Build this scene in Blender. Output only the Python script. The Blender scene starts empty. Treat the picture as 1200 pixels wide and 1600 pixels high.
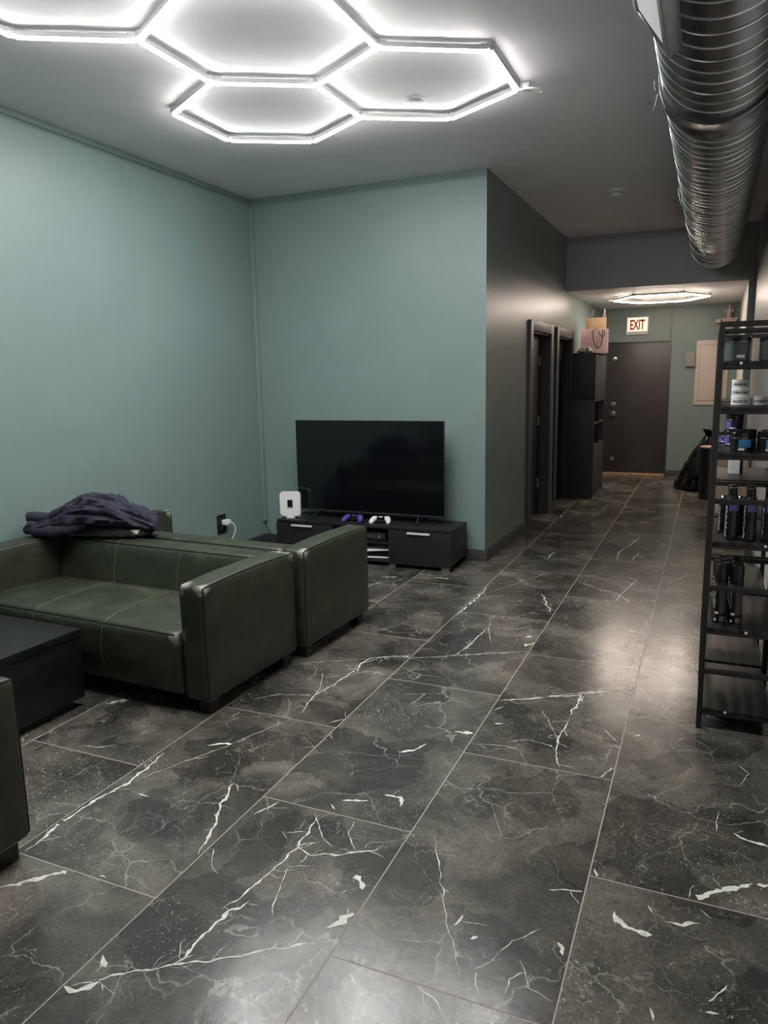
import bpy, bmesh, math, random
from mathutils import Vector, Matrix, noise

# ------------------------------------------------------------------ camera, world, exposure
SC = bpy.context.scene
COL = SC.collection
CAM_H = 1.57
cd = bpy.data.cameras.new('camera'); cam = bpy.data.objects.new('camera', cd); COL.objects.link(cam)
cd.sensor_fit = 'HORIZONTAL'; cd.sensor_width = 36.0; cd.lens = 36.0 * 1152.33 / 1200.0
cd.clip_start = 0.05; cd.clip_end = 60
cam.matrix_world = Matrix(((0.9163, -0.0542, 0.3969, 0.0), (0.4002, 0.1697, -0.9006, 0.0), (-0.0185, 0.984, 0.1772, CAM_H), (0, 0, 0, 1)))
SC.camera = cam
w = bpy.data.worlds.new('world'); SC.world = w; w.use_nodes = True
w.node_tree.nodes['Background'].inputs[0].default_value = (0.5, 0.55, 0.6, 1)
w.node_tree.nodes['Background'].inputs[1].default_value = 0.3
SC.view_settings.view_transform = 'Standard'; SC.view_settings.look = 'None'
SC.view_settings.gamma = 1.0; SC.view_settings.use_curve_mapping = False
SC.view_settings.exposure = 0.42
TUBE_MAIN = 75.0      # emission of the hexagon tubes over the lounge
TUBE_HALL = 85.0      # emission of the hexagon tubes over the back hall

PI = math.pi
random.seed(7)

# ------------------------------------------------------------------ materials
def newmat(name):
    m = bpy.data.materials.new(name); m.use_nodes = True
    nt = m.node_tree; b = nt.nodes['Principled BSDF']
    return m, nt, b
def P(name, col, rough=0.5, metal=0.0, spec=0.5, coat=0.0, trans=0.0, var=0.0, vscale=8.0, bump=0.0, bscale=60.0, alpha=1.0, emit=None, estr=0.0):
    m, nt, b = newmat(name)
    N, L = nt.nodes, nt.links
    c = tuple(col) + (1,)
    b.inputs['Base Color'].default_value = c
    b.inputs['Roughness'].default_value = rough
    b.inputs['Metallic'].default_value = metal
    b.inputs['Specular IOR Level'].default_value = spec
    b.inputs['Coat Weight'].default_value = coat
    b.inputs['Transmission Weight'].default_value = trans
    b.inputs['Alpha'].default_value = alpha
    if emit:
        b.inputs['Emission Color'].default_value = tuple(emit) + (1,); b.inputs['Emission Strength'].default_value = estr
    tc = N.new('ShaderNodeTexCoord')
    if var > 0:
        n = N.new('ShaderNodeTexNoise'); n.inputs['Scale'].default_value = vscale; n.inputs['Detail'].default_value = 6
        L.new(tc.outputs['Object'], n.inputs['Vector'])
        mx = N.new('ShaderNodeMix'); mx.data_type = 'RGBA'
        mx.inputs[6].default_value = tuple(max(0, v * (1 - var)) for v in col) + (1,)
        mx.inputs[7].default_value = tuple(min(1, v * (1 + var)) for v in col) + (1,)
        mr = N.new('ShaderNodeMapRange'); mr.inputs[1].default_value = .3; mr.inputs[2].default_value = .7
        L.new(n.outputs[0], mr.inputs[0]); L.new(mr.outputs[0], mx.inputs[0]); L.new(mx.outputs[2], b.inputs['Base Color'])
    if bump > 0:
        n2 = N.new('ShaderNodeTexNoise'); n2.inputs['Scale'].default_value = bscale; n2.inputs['Detail'].default_value = 4
        L.new(tc.outputs['Object'], n2.inputs['Vector'])
        bp = N.new('ShaderNodeBump'); bp.inputs['Strength'].default_value = bump; bp.inputs['Distance'].default_value = .01
        L.new(n2.outputs[0], bp.inputs['Height']); L.new(bp.outputs[0], b.inputs['Normal'])
    return m
def emis(name, col, s):
    m, nt, b = newmat(name)
    b.inputs['Base Color'].default_value = (.8, .8, .8, 1); b.inputs['Emission Color'].default_value = tuple(col) + (1,)
    b.inputs['Emission Strength'].default_value = s
    return m

def math_node(nt, op, a, b=None, c=None):
    n = nt.nodes.new('ShaderNodeMath'); n.operation = op
    for i, v in enumerate((a, b, c)):
        if v is None: continue
        if isinstance(v, (int, float)): n.inputs[i].default_value = v
        else: nt.links.new(v, n.inputs[i])
    return n.outputs[0]
def ramp(nt, f, stops):
    r = nt.nodes.new('ShaderNodeValToRGB'); nt.links.new(f, r.inputs[0])
    e = r.color_ramp.elements
    while len(e) < len(stops): e.new(0.5)
    for i, (p, c) in enumerate(stops):
        e[i].position = p; e[i].color = (tuple(c) + (1,)) if len(c) == 3 else c
    return r.outputs[0]
def mixc(nt, f, a, b, mode='MIX'):
    m = nt.nodes.new('ShaderNodeMix'); m.data_type = 'RGBA'; m.blend_type = mode
    for i, v in ((0, f), (6, a), (7, b)):
        if isinstance(v, (int, float)): m.inputs[i].default_value = v
        elif isinstance(v, tuple): m.inputs[i].default_value = v + (1,) if len(v) == 3 else v
        else: nt.links.new(v, m.inputs[i])
    return m.outputs[2]
def noise_n(nt, vec, scale, detail=4, dist=0.0, rough=.5):
    n = nt.nodes.new('ShaderNodeTexNoise'); n.inputs['Scale'].default_value = scale; n.inputs['Detail'].default_value = detail
    n.inputs['Distortion'].default_value = dist; n.inputs['Roughness'].default_value = rough
    nt.links.new(vec, n.inputs['Vector']); return n
def voro(nt, vec, scale, feat='DISTANCE_TO_EDGE'):
    n = nt.nodes.new('ShaderNodeTexVoronoi'); n.feature = feat; n.inputs['Scale'].default_value = scale
    nt.links.new(vec, n.inputs['Vector']); return n

def marble():
    m, nt, b = newmat('dark_marble_tile'); N, L = nt.nodes, nt.links
    tc = N.new('ShaderNodeTexCoord'); oi = N.new('ShaderNodeObjectInfo')
    off = N.new('ShaderNodeVectorMath'); off.operation = 'SCALE'
    cx = N.new('ShaderNodeCombineXYZ'); L.new(oi.outputs['Random'], cx.inputs[0]); L.new(math_node(nt, 'MULTIPLY', oi.outputs['Random'], 7.3), cx.inputs[1]); L.new(math_node(nt, 'MULTIPLY', oi.outputs['Random'], 3.1), cx.inputs[2])
    L.new(cx.outputs[0], off.inputs[0]); off.inputs['Scale'].default_value = 37.0
    add = N.new('ShaderNodeVectorMath'); add.operation = 'ADD'
    L.new(tc.outputs['Object'], add.inputs[0]); L.new(off.outputs[0], add.inputs[1])
    v = add.outputs[0]
    # warped coordinates
    wn = noise_n(nt, v, 3.5, 5, 0.3)
    ws = N.new('ShaderNodeVectorMath'); ws.operation = 'SCALE'; L.new(wn.outputs[1], ws.inputs[0]); ws.inputs['Scale'].default_value = 0.30
    wv = N.new('ShaderNodeVectorMath'); wv.operation = 'ADD'; L.new(v, wv.inputs[0]); L.new(ws.outputs[0], wv.inputs[1])
    wn2 = noise_n(nt, v, 22, 4, 0.0)
    ws2 = N.new('ShaderNodeVectorMath'); ws2.operation = 'SCALE'; L.new(wn2.outputs[1], ws2.inputs[0]); ws2.inputs['Scale'].default_value = 0.035
    wv2 = N.new('ShaderNodeVectorMath'); wv2.operation = 'ADD'; L.new(wv.outputs[0], wv2.inputs[0]); L.new(ws2.outputs[0], wv2.inputs[1])
    W = wv2.outputs[0]
    n1 = noise_n(nt, wv.outputs[0], 2.6, 9, 0.4, .62)
    base = ramp(nt, n1.outputs[0], [(.30, (.032, .0302, .0278)), (.46, (.075, .0705, .064)), (.58, (.138, .128, .112)), (.74, (.24, .22, .187))])
    # breccia fragments: darker rounded islands
    cell = voro(nt, W, 4.2, 'F1')
    sep = N.new('ShaderNodeSeparateColor'); L.new(cell.outputs['Color'], sep.inputs[0])
    isl = ramp(nt, sep.outputs[0], [(.0, (.55, .55, .56)), (.30, (.62, .62, .63)), (.34, (1, 1, 1)), (1, (1.0, 1.0, 1.0))])
    base = mixc(nt, 1.0, base, isl, 'MULTIPLY')
    fine = noise_n(nt, v, 90, 5, 0, .7)
    base = mixc(nt, 1.0, base, ramp(nt, fine.outputs[0], [(.3, (.66, .66, .66)), (.7, (1.36, 1.35, 1.32))]), 'MULTIPLY')
    grain = noise_n(nt, v, 320, 3, 0, .7)
    base = mixc(nt, 1.0, base, ramp(nt, grain.outputs[0], [(.3, (.72, .72, .72)), (.7, (1.3, 1.29, 1.27))]), 'MULTIPLY')
    # hairline veins
    e1 = voro(nt, W, 3.0); e2 = voro(nt, W, 8.5)
    gate = noise_n(nt, v, 3.2, 3)
    g1 = ramp(nt, gate.outputs[0], [(.47, (0, 0, 0)), (.60, (1, 1, 1))])
    gate2 = noise_n(nt, v, 5.7, 4, .6)
    g2 = ramp(nt, gate2.outputs[0], [(.52, (0, 0, 0)), (.64, (1, 1, 1))])
    h1 = ramp(nt, e1.outputs['Distance'], [(.0, (1, 1, 1)), (.005, (.6, .6, .6)), (.010, (0, 0, 0))])
    h2 = ramp(nt, e2.outputs['Distance'], [(.0, (.9, .9, .9)), (.007, (.5, .5, .5)), (.015, (0, 0, 0))])
    e4 = voro(nt, W, 21)
    g4 = ramp(nt, noise_n(nt, v, 4.3, 4, .8).outputs[0], [(.54, (0, 0, 0)), (.66, (1, 1, 1))])
    f4 = math_node(nt, 'MULTIPLY', ramp(nt, e4.outputs['Distance'], [(.0, (.7, .7, .7)), (.022, (0, 0, 0))]), g4)
    f1 = math_node(nt, 'MULTIPLY', h1, g1); f2 = math_node(nt, 'MULTIPLY', h2, g2)
    fv = math_node(nt, 'MULTIPLY', math_node(nt, 'MAXIMUM', math_node(nt, 'MAXIMUM', f1, f2), f4), .62)
    base = mixc(nt, fv, base, (.50, .48, .44))
    # dark cracks
    e3 = voro(nt, W, 6.1)
    g3 = ramp(nt, noise_n(nt, v, 4.1, 2, .2).outputs[0], [(.56, (0, 0, 0)), (.68, (.8, .8, .8))])
    h3 = ramp(nt, e3.outputs['Distance'], [(.0, (1, 1, 1)), (.016, (0, 0, 0))])
    base = mixc(nt, math_node(nt, 'MULTIPLY', h3, g3), base, (.008, .008, .008))
    # white flecks
    sp = noise_n(nt, v, 105, 4, .8)
    gs = ramp(nt, noise_n(nt, v, 2.2, 3).outputs[0], [(.5, (0, 0, 0)), (.68, (1, 1, 1))])
    hs = ramp(nt, sp.outputs[0], [(.62, (0, 0, 0)), (.68, (1, 1, 1))])
    base = mixc(nt, math_node(nt, 'MULTIPLY', hs, gs), base, (.46, .45, .41))
    L.new(base, b.inputs['Base Color'])
    rn = noise_n(nt, v, 14, 5)
    rr = N.new('ShaderNodeMapRange'); rr.inputs[3].default_value = .15; rr.inputs[4].default_value = .27
    L.new(rn.outputs[0], rr.inputs[0]); L.new(rr.outputs[0], b.inputs['Roughness'])
    bp = N.new('ShaderNodeBump'); bp.inputs['Strength'].default_value = .13; bp.inputs['Distance'].default_value = .004
    L.new(noise_n(nt, v, 30, 5, .5).outputs[0], bp.inputs['Height']); L.new(bp.outputs[0], b.inputs['Normal'])
    b.inputs['Specular IOR Level'].default_value = .75
    return m

def leather():
    m, nt, b = newmat('dark_green_leather'); N, L = nt.nodes, nt.links
    tc = N.new('ShaderNodeTexCoord'); v = tc.outputs['Object']
    n1 = noise_n(nt, v, 5.5, 7, .8, .6); n2 = noise_n(nt, v, 26, 5, .4)
    c = ramp(nt, n1.outputs[0], [(.30, (.021, .028, .0175)), (.55, (.034, .043, .026)), (.78, (.064, .074, .045))])
    c = mixc(nt, math_node(nt, 'MULTIPLY', ramp(nt, n2.outputs[0], [(.60, (0, 0, 0)), (.75, (1, 1, 1))]), .22), c, (.11, .12, .085))
    # worn pale corners at arm fronts and the back joints
    worn = None
    for p in ((1.785, .0, .645), (1.64, .02, .645), (.145, .02, .645), (1.785, .76, .645), (1.70, .77, .645), (1.63, -.045, .39), (0.0, .76, .645)):
        d = N.new('ShaderNodeVectorMath'); d.operation = 'DISTANCE'; L.new(v, d.inputs[0]); d.inputs[1].default_value = p
        k = ramp(nt, math_node(nt, 'ADD', d.outputs['Value'], math_node(nt, 'MULTIPLY', n2.outputs[0], .07)), [(.045, (1, 1, 1)), (.095, (0, 0, 0))])
        worn = k if worn is None else math_node(nt, 'MAXIMUM', worn, k)
    c = mixc(nt, math_node(nt, 'MULTIPLY', worn, .8), c, (.50, .50, .44))
    L.new(c, b.inputs['Base Color'])
    rr = N.new('ShaderNodeMapRange'); rr.inputs[3].default_value = .34; rr.inputs[4].default_value = .52
    L.new(n1.outputs[0], rr.inputs[0]); L.new(rr.outputs[0], b.inputs['Roughness'])
    bp = N.new('ShaderNodeBump'); bp.inputs['Strength'].default_value = .35; bp.inputs['Distance'].default_value = .006
    wr = noise_n(nt, v, 9, 4, 1.2); gr = noise_n(nt, v, 180, 2)
    hh = math_node(nt, 'ADD', wr.outputs[0], math_node(nt, 'MULTIPLY', gr.outputs[0], .08))
    L.new(hh, bp.inputs['Height']); L.new(bp.outputs[0], b.inputs['Normal'])
    return m

def dark_wood(name, c0, c1, scale=(1, 14, 14), rough=.45):
    m, nt, b = newmat(name); N, L = nt.nodes, nt.links
    tc = N.new('ShaderNodeTexCoord'); mp = N.new('ShaderNodeMapping'); mp.inputs['Scale'].default_value = scale
    L.new(tc.outputs['Object'], mp.inputs[0])
    n1 = noise_n(nt, mp.outputs[0], 3, 6, 2.2, .6)
    w_ = N.new('ShaderNodeTexWave'); w_.inputs['Scale'].default_value = 1.6; w_.inputs['Distortion'].default_value = 7; w_.inputs['Detail'].default_value = 3
    L.new(mp.outputs[0], w_.inputs[0])
    f = math_node(nt, 'MULTIPLY', n1.outputs[0], w_.outputs[1])
    L.new(ramp(nt, f, [(.1, c0), (.6, c1)]), b.inputs['Base Color'])
    b.inputs['Roughness'].default_value = rough
    return m

def wallpaint(name, col, rough, var=.05):
    m, nt, b = newmat(name); N, L = nt.nodes, nt.links
    tc = N.new('ShaderNodeTexCoord'); v = tc.outputs['Object']
    n = noise_n(nt, v, 1.3, 4)
    L.new(ramp(nt, n.outputs[0], [(.3, tuple(x * (1 - var) for x in col)), (.7, tuple(x * (1 + var) for x in col))]), b.inputs['Base Color'])
    b.inputs['Roughness'].default_value = rough
    bp = N.new('ShaderNodeBump'); bp.inputs['Strength'].default_value = .12; bp.inputs['Distance'].default_value = .004
    mp = N.new('ShaderNodeMapping'); mp.inputs['Scale'].default_value = (1, 1, .5); L.new(v, mp.inputs[0])
    L.new(noise_n(nt, mp.outputs[0], 130, 3).outputs[0], bp.inputs['Height']); L.new(bp.outputs[0], b.inputs['Normal'])
    return m

M = {}
M['teal'] = wallpaint('teal_wall_paint', (.205, .285, .278), .42)
M['hallpaint'] = wallpaint('hall_wall_paint', (.185, .235, .222), .37)
M['beam'] = wallpaint('grey_bulkhead_paint', (.40, .40, .40), .45)
M['pale'] = wallpaint('pale_right_wall_paint', (.60, .57, .54), .4)
M['ceil'] = wallpaint('grey_ceiling_paint', (.84, .83, .845), .6)
M['marble'] = marble()
M['vein'] = P('white_vein', (.74, .73, .69), .35, var=.25, vscale=60)
M['grout'] = P('pale_grout', (.42, .38, .32), .8)
M['leather'] = leather()
M['piping'] = P('black_piping', (.008, .009, .008), .5)
M['seam'] = P('pale_seam', (.075, .084, .058), .5)
M['legwood'] = P('dark_leg_wood', (.018, .012, .009), .5, var=.3)
M['blackwood'] = dark_wood('black_stained_wood', (.005, .0055, .0065), (.011, .012, .0135), (14, 1, 14), .40)
M['plank'] = dark_wood('dark_brown_plank', (.008, .0075, .007), (.034, .029, .024), (3.2, .9, 3.2), .40)
M['unit'] = P('black_ash_laminate', (.012, .013, .015), .48, var=.25, vscale=30)
M['cabinet'] = P('charcoal_laminate', (.026, .025, .026), .5, var=.1, vscale=10)
M['blackmetal'] = P('black_steel', (.022, .021, .022), .42, spec=.5)
M['trimdark'] = P('dark_grey_trim', (.060, .060, .062), .45, var=.08)
M['doorblack'] = P('black_door_paint', (.012, .013, .014), .4, var=.1)
M['exitdoor'] = P('dark_brown_door_paint', (.038, .033, .033), .38, var=.06, vscale=3)
M['alu'] = P('bright_aluminium', (.86, .86, .85), .35, metal=.2)
M['chrome'] = P('satin_steel', (.62, .61, .58), .25, metal=1)
M['galv'] = P('galvanised_steel', (.22, .228, .24), .27, metal=1, var=.12, vscale=14)
M['galvrib'] = P('bright_rib_steel', (.75, .76, .77), .3, metal=1)
M['white'] = P('white_plastic', (.88, .88, .87), .4)
M['housing'] = P('white_tube_housing', (.55, .56, .56), .45)
M['clear'] = P('clear_connector_plastic', (.85, .87, .88), .15, trans=.35)
M['tube'] = emis('lit_tube_cool', (1.0, .985, .96), TUBE_MAIN)
M['tube_hall'] = emis('lit_tube_warm', (1.0, .84, .71), TUBE_HALL)
M['beige'] = P('beige_panel_paint', (.52, .44, .38), .45, var=.03)
M['greybox'] = P('grey_box_paint', (.26, .24, .23), .5)
M['screen'] = P('tv_glass', (.0035, .0045, .0065), .09, spec=.6)
M['blackplastic'] = P('black_plastic', (.010, .010, .012), .35)
M['gloss_black'] = P('gloss_black_plastic', (.006, .006, .008), .12)
M['purple'] = P('purple_plastic', (.095, .075, .36), .38)
M['navy'] = P('navy_fleece', (.040, .042, .060), .95, spec=.15, var=.25, vscale=40, bump=.4, bscale=260)
M['olive'] = P('grey_olive_cloth', (.034, .036, .030), .9, spec=.15, var=.2, vscale=30, bump=.3, bscale=200)
M['bag'] = P('black_bin_bag', (.007, .007, .0075), .10, spec=.6)
M['pink'] = P('pink_paper', (.92, .76, .76), .6, var=.1, vscale=6)
M['kraft'] = P('kraft_paper', (.74, .58, .40), .7, var=.1, vscale=9)
M['rope'] = P('pale_rope', (.65, .58, .50), .8)
M['ribbon'] = P('black_ribbon', (.012, .008, .010), .5)
M['crumple'] = P('white_crumpled_paper', (.62, .58, .55), .7)
M['signwhite'] = P('exit_sign_face', (.85, .80, .70), .5, emit=(1.0, .86, .66), estr=.55)
M['red'] = P('exit_red', (.50, .012, .012), .5)
M['oak'] = P('raw_wood', (.42, .27, .15), .6, var=.35, vscale=25)
M['carton'] = P('brown_carton', (.36, .26, .19), .75, var=.1)
M['stone'] = P('pale_pink_plaster', (.55, .46, .41), .7, var=.15, vscale=30)
M['ink'] = P('black_ink', (.02, .02, .02), .6)
M['label_white'] = P('white_label', (.85, .85, .83), .5)
M['label_grey'] = P('grey_label', (.16, .17, .165), .5)
M['label_dark'] = P('dark_grey_label', (.060, .062, .062), .5)
M['jar_smoke'] = P('smoky_jar', (.10, .115, .11), .12, trans=.15)
M['jar_black'] = P('black_jar', (.012, .013, .015), .2)
M['jar_blue'] = P('navy_jar', (.022, .026, .085), .18)
M['label_blue'] = P('bright_blue_label', (.045, .29, .62), .45)
M['label_purple'] = P('purple_label', (.14, .10, .36), .45)
M['silver'] = P('silver_cap', (.42, .40, .37), .25, metal=1)
M['recv'] = P('charcoal_metal_box', (.03, .03, .032), .5)

# ------------------------------------------------------------------ geometry helpers
def finish(bm, name, mat, parent=None, smooth=35, mats=None):
    bmesh.ops.recalc_face_normals(bm, faces=bm.faces) if len(bm.faces) else None
    me = bpy.data.meshes.new(name); bm.to_mesh(me); bm.free()
    if smooth:
        for p in me.polygons: p.use_smooth = True
        me.set_sharp_from_angle(angle=math.radians(smooth))
    for mm in (mats or [mat]): me.materials.append(mm)
    o = bpy.data.objects.new(name, me); COL.objects.link(o)
    if parent is not None: o.parent = parent
    return o
def merge(bm, tmp, mtx=None, mi=None):
    if mtx is not None: bmesh.ops.transform(tmp, matrix=mtx, verts=tmp.verts)
    if mi is not None:
        for f in tmp.faces: f.material_index = mi
    me = bpy.data.meshes.new('tmp'); tmp.to_mesh(me); tmp.free(); bm.from_mesh(me); bpy.data.meshes.remove(me)
def box(bm, x0, x1, y0, y1, z0, z1, bev=0.0, seg=2, mtx=None, mi=None):
    t = bmesh.new(); bmesh.ops.create_cube(t, size=1)
    for v in t.verts:
        v.co = Vector((x0 if v.co.x < 0 else x1, y0 if v.co.y < 0 else y1, z0 if v.co.z < 0 else z1))
    if bev: bmesh.ops.bevel(t, geom=list(t.edges), offset=bev, segments=seg, affect='EDGES', profile=.6)
    merge(bm, t, mtx, mi)
def lathe(bm, prof, c=(0, 0, 0), seg=24, mtx=None, mi=None, axis='Z'):
    t = bmesh.new(); rings = []
    for r, z in prof:
        if r < 1e-6: rings.append([t.verts.new((0, 0, z))])
        else: rings.append([t.verts.new((r * math.cos(2 * PI * i / seg), r * math.sin(2 * PI * i / seg), z)) for i in range(seg)])
    for a, b in zip(rings, rings[1:]):
        for i in range(seg):
            j = (i + 1) % seg
            if len(a) == 1 and len(b) == 1: continue
            if len(a) == 1: t.faces.new((a[0], b[j], b[i]))
            elif len(b) == 1: t.faces.new((a[i], a[j], b[0]))
            else: t.faces.new((a[i], a[j], b[j], b[i]))
    R = Matrix.Identity(4)
    if axis == 'Y': R = Matrix.Rotation(-PI / 2, 4, 'X')
    if axis == 'X': R = Matrix.Rotation(PI / 2, 4, 'Y')
    mm = Matrix.Translation(c) @ R
    merge(bm, t, (mtx @ mm) if mtx is not None else mm, mi)
def tube(bm, pts, r, seg=8, closed=False, mi=None, rfun=None):
    pts = [Vector(p) for p in pts]; t = bmesh.new(); rings = []; n = len(pts); up = None
    for i, p in enumerate(pts):
        if closed: d = pts[(i + 1) % n] - pts[i - 1]
        else: d = pts[min(i + 1, n - 1)] - pts[max(i - 1, 0)]
        if d.length < 1e-9: d = Vector((0, 0, 1))
        d.normalize()
        if up is None:
            up = Vector((0, 0, 1)) if abs(d.z) < .9 else Vector((1, 0, 0))
        a = up - d * up.dot(d)
        if a.length < 1e-6: a = d.orthogonal()
        a.normalize(); b = d.cross(a); up = a
        rr = rfun(i / (n - 1)) * r if rfun else r
        rings.append([t.verts.new(p + a * rr * math.cos(2 * PI * k / seg) + b * rr * math.sin(2 * PI * k / seg)) for k in range(seg)])
    pairs = list(zip(rings, rings[1:])) + ([(rings[-1], rings[0])] if closed else [])
    for a, b in pairs:
        for k in range(seg):
            j = (k + 1) % seg; t.faces.new((a[k], a[j], b[j], b[k]))
    if not closed:
        t.faces.new(rings[0][::-1]); t.faces.new(rings[-1])
    merge(bm, t, None, mi)
def spline(pts, n=8):
    pts = [Vector(p) for p in pts]; out = []
    for i in range(len(pts) - 1):
        p0 = pts[max(i - 1, 0)]; p1 = pts[i]; p2 = pts[i + 1]; p3 = pts[min(i + 2, len(pts) - 1)]
        for k in range(n):
            t = k / n
            out.append(.5 * ((2 * p1) + (p2 - p0) * t + (2 * p0 - 5 * p1 + 4 * p2 - p3) * t * t + (3 * p1 - p0 - 3 * p2 + p3) * t ** 3))
    out.append(pts[-1]); return out
def prism(bm, poly, z0, z1, mtx=None, mi=None, bev=0):
    t = bmesh.new()
    a = [t.verts.new((x, y, z0)) for x, y in poly]; b = [t.verts.new((x, y, z1)) for x, y in poly]
    t.faces.new(a[::-1]); t.faces.new(b)
    for i in range(len(poly)):
        j = (i + 1) % len(poly); t.faces.new((a[i], a[j], b[j], b[i]))
    if bev: bmesh.ops.bevel(t, geom=list(t.edges), offset=bev, segments=2, affect='EDGES')
    merge(bm, t, mtx, mi)
def pillow(bm, x0, x1, y0, y1, z0, z1, r, n=10, puff=(0, 0, 0), fn=None):
    """rounded box with swelling faces"""
    h = Vector(((x1 - x0) / 2, (y1 - y0) / 2, (z1 - z0) / 2)); c = Vector(((x0 + x1) / 2, (y0 + y1) / 2, (z0 + z1) / 2))
    t = bmesh.new(); cache = {}
    def params(hh, k):
        e = [-hh, -hh + r * .15, -hh + r * .45, -hh + r]
        inner = [-hh + r + (2 * hh - 2 * r) * i / k for i in range(1, k)]
        return e + inner + [hh - r, hh - r * .45, hh - r * .15, hh]
    pr = [params(h[i], n) for i in range(3)]
    def V(p):
        key = tuple(round(q, 5) for q in p)
        if key in cache: return cache[key]
        p = Vector(p); inner = Vector([max(-(h[i] - r), min(h[i] - r, p[i])) for i in range(3)])
        d = p - inner
        q = inner + d.normalized() * r if d.length > 1e-9 else p
        u = Vector([max(-1, min(1, p[i] / h[i])) for i in range(3)])
        for i in range(3):
            j, k = (i + 1) % 3, (i + 2) % 3
            q[i] += puff[i] * u[i] ** 3 * (1 - u[j] ** 2) * (1 - u[k] ** 4)
        q = q + c
        if fn: q = fn(q, u)
        cache[key] = t.verts.new(q); return cache[key]
    for ax in range(3):
        j, k = (ax + 1) % 3, (ax + 2) % 3
        for s in (-1, 1):
            for a in range(len(pr[j]) - 1):
                for b in range(len(pr[k]) - 1):
                    vs = []
                    for (aa, bb) in ((a, b), (a + 1, b), (a + 1, b + 1), (a, b + 1)):
                        p = [0, 0, 0]; p[ax] = s * h[ax]; p[j] = pr[j][aa]; p[k] = pr[k][bb]; vs.append(V(p))
                    if len(set(vs)) == 4: t.faces.new(vs if s > 0 else vs[::-1])
    merge(bm, t)
def textmesh(body, size, bold=0.0):
    cu = bpy.data.curves.new('txt', 'FONT'); cu.body = body; cu.size = size; cu.offset = bold; cu.resolution_u = 3
    o = bpy.data.objects.new('txt', cu); COL.objects.link(o)
    dg = bpy.context.evaluated_depsgraph_get(); dg.update()
    me = bpy.data.meshes.new_from_object(o.evaluated_get(dg))
    bpy.data.objects.remove(o); bpy.data.curves.remove(cu)
    bm = bmesh.new(); bm.from_mesh(me); bpy.data.meshes.remove(me)
    xs = [v.co.x for v in bm.verts]; ys = [v.co.y for v in bm.verts]
    return bm, min(xs), max(xs), min(ys), max(ys)
def wrap_text(bm, body, size, radius, zc, ang, bold=0.0):
    """lettering bent round an upright cylinder, centred on angle ang (radians)"""
    t, x0, x1, y0, y1 = textmesh(body, size, bold)
    bmesh.ops.subdivide_edges(t, edges=[e for e in t.edges if e.calc_length() > radius * .25], cuts=2)
    for v in t.verts:
        a = ang + (v.co.x - (x0 + x1) / 2) / radius
        v.co = Vector((radius * math.cos(a), radius * math.sin(a), zc + v.co.y - (y0 + y1) / 2))
    merge(bm, t)
def wrap_patch(bm, r, a0, a1, z0, z1, n=8, mi=None):
    t = bmesh.new(); A = []; B = []
    for i in range(n + 1):
        a = a0 + (a1 - a0) * i / n
        A.append(t.verts.new((r * math.cos(a), r * math.sin(a), z0))); B.append(t.verts.new((r * math.cos(a), r * math.sin(a), z1)))
    for i in range(n): t.faces.new((A[i], A[i + 1], B[i + 1], B[i]))
    merge(bm, t, None, mi)

def thing(name, label, cat, loc=(0, 0, 0), rz=0.0, group=None):
    o = bpy.data.objects.new(name, None); COL.objects.link(o); o.empty_display_size = .05
    o.location = loc; o.rotation_euler = (0, 0, rz); o['label'] = label; o['category'] = cat
    if group: o['group'] = group
    return o
def tag(o, label, cat, group=None):
    o['label'] = label; o['category'] = cat
    if group: o['group'] = group
    return o
def struct(o, label=None):
    o['kind'] = 'structure'
    if label: o['label'] = label
    return o
def sroot(name, loc=(0, 0, 0)):
    o = bpy.data.objects.new(name, None); COL.objects.link(o); o.location = loc; o['kind'] = 'structure'; o.empty_display_size = .05; return o
def dup(root, loc, rz=None, label=None):
    r = root.copy(); COL.objects.link(r); r.location = loc
    if rz is not None: r.rotation_euler = (0, 0, rz)
    if label: r['label'] = label
    for ch in list(root.children):
        c = ch.copy(); COL.objects.link(c); c.parent = r
        for g in ch.children:
            d = g.copy(); COL.objects.link(d); d.parent = c
    return r
def simple(name, mat, build, parent=None, smooth=35):
    bm = bmesh.new(); build(bm); return finish(bm, name, mat, parent, smooth)
def B(name, mat, x0, x1, y0, y1, z0, z1, parent=None, bev=0.0, seg=2):
    bm = bmesh.new(); box(bm, x0, x1, y0, y1, z0, z1, bev, seg); return finish(bm, name, mat, parent)

# ------------------------------------------------------------------ room shell
XL, XR, YT, YB, ZC = -3.94, 0.40, 6.044, 12.30, 3.203      # left wall, right wall, TV wall, back wall, ceiling
YBEAM, ZLOW, YR = 9.45, 2.585, -2.6
def hx(y): return -1.717 + .010 * (y - YT)                   # face of the slightly angled hall wall

floor = struct(B('floor', M['grout'], XL - .1, XR + .1, YR - .1, YB + .1, -.12, -.0005), 'dark marble tiled floor with pale grout lines')
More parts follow.
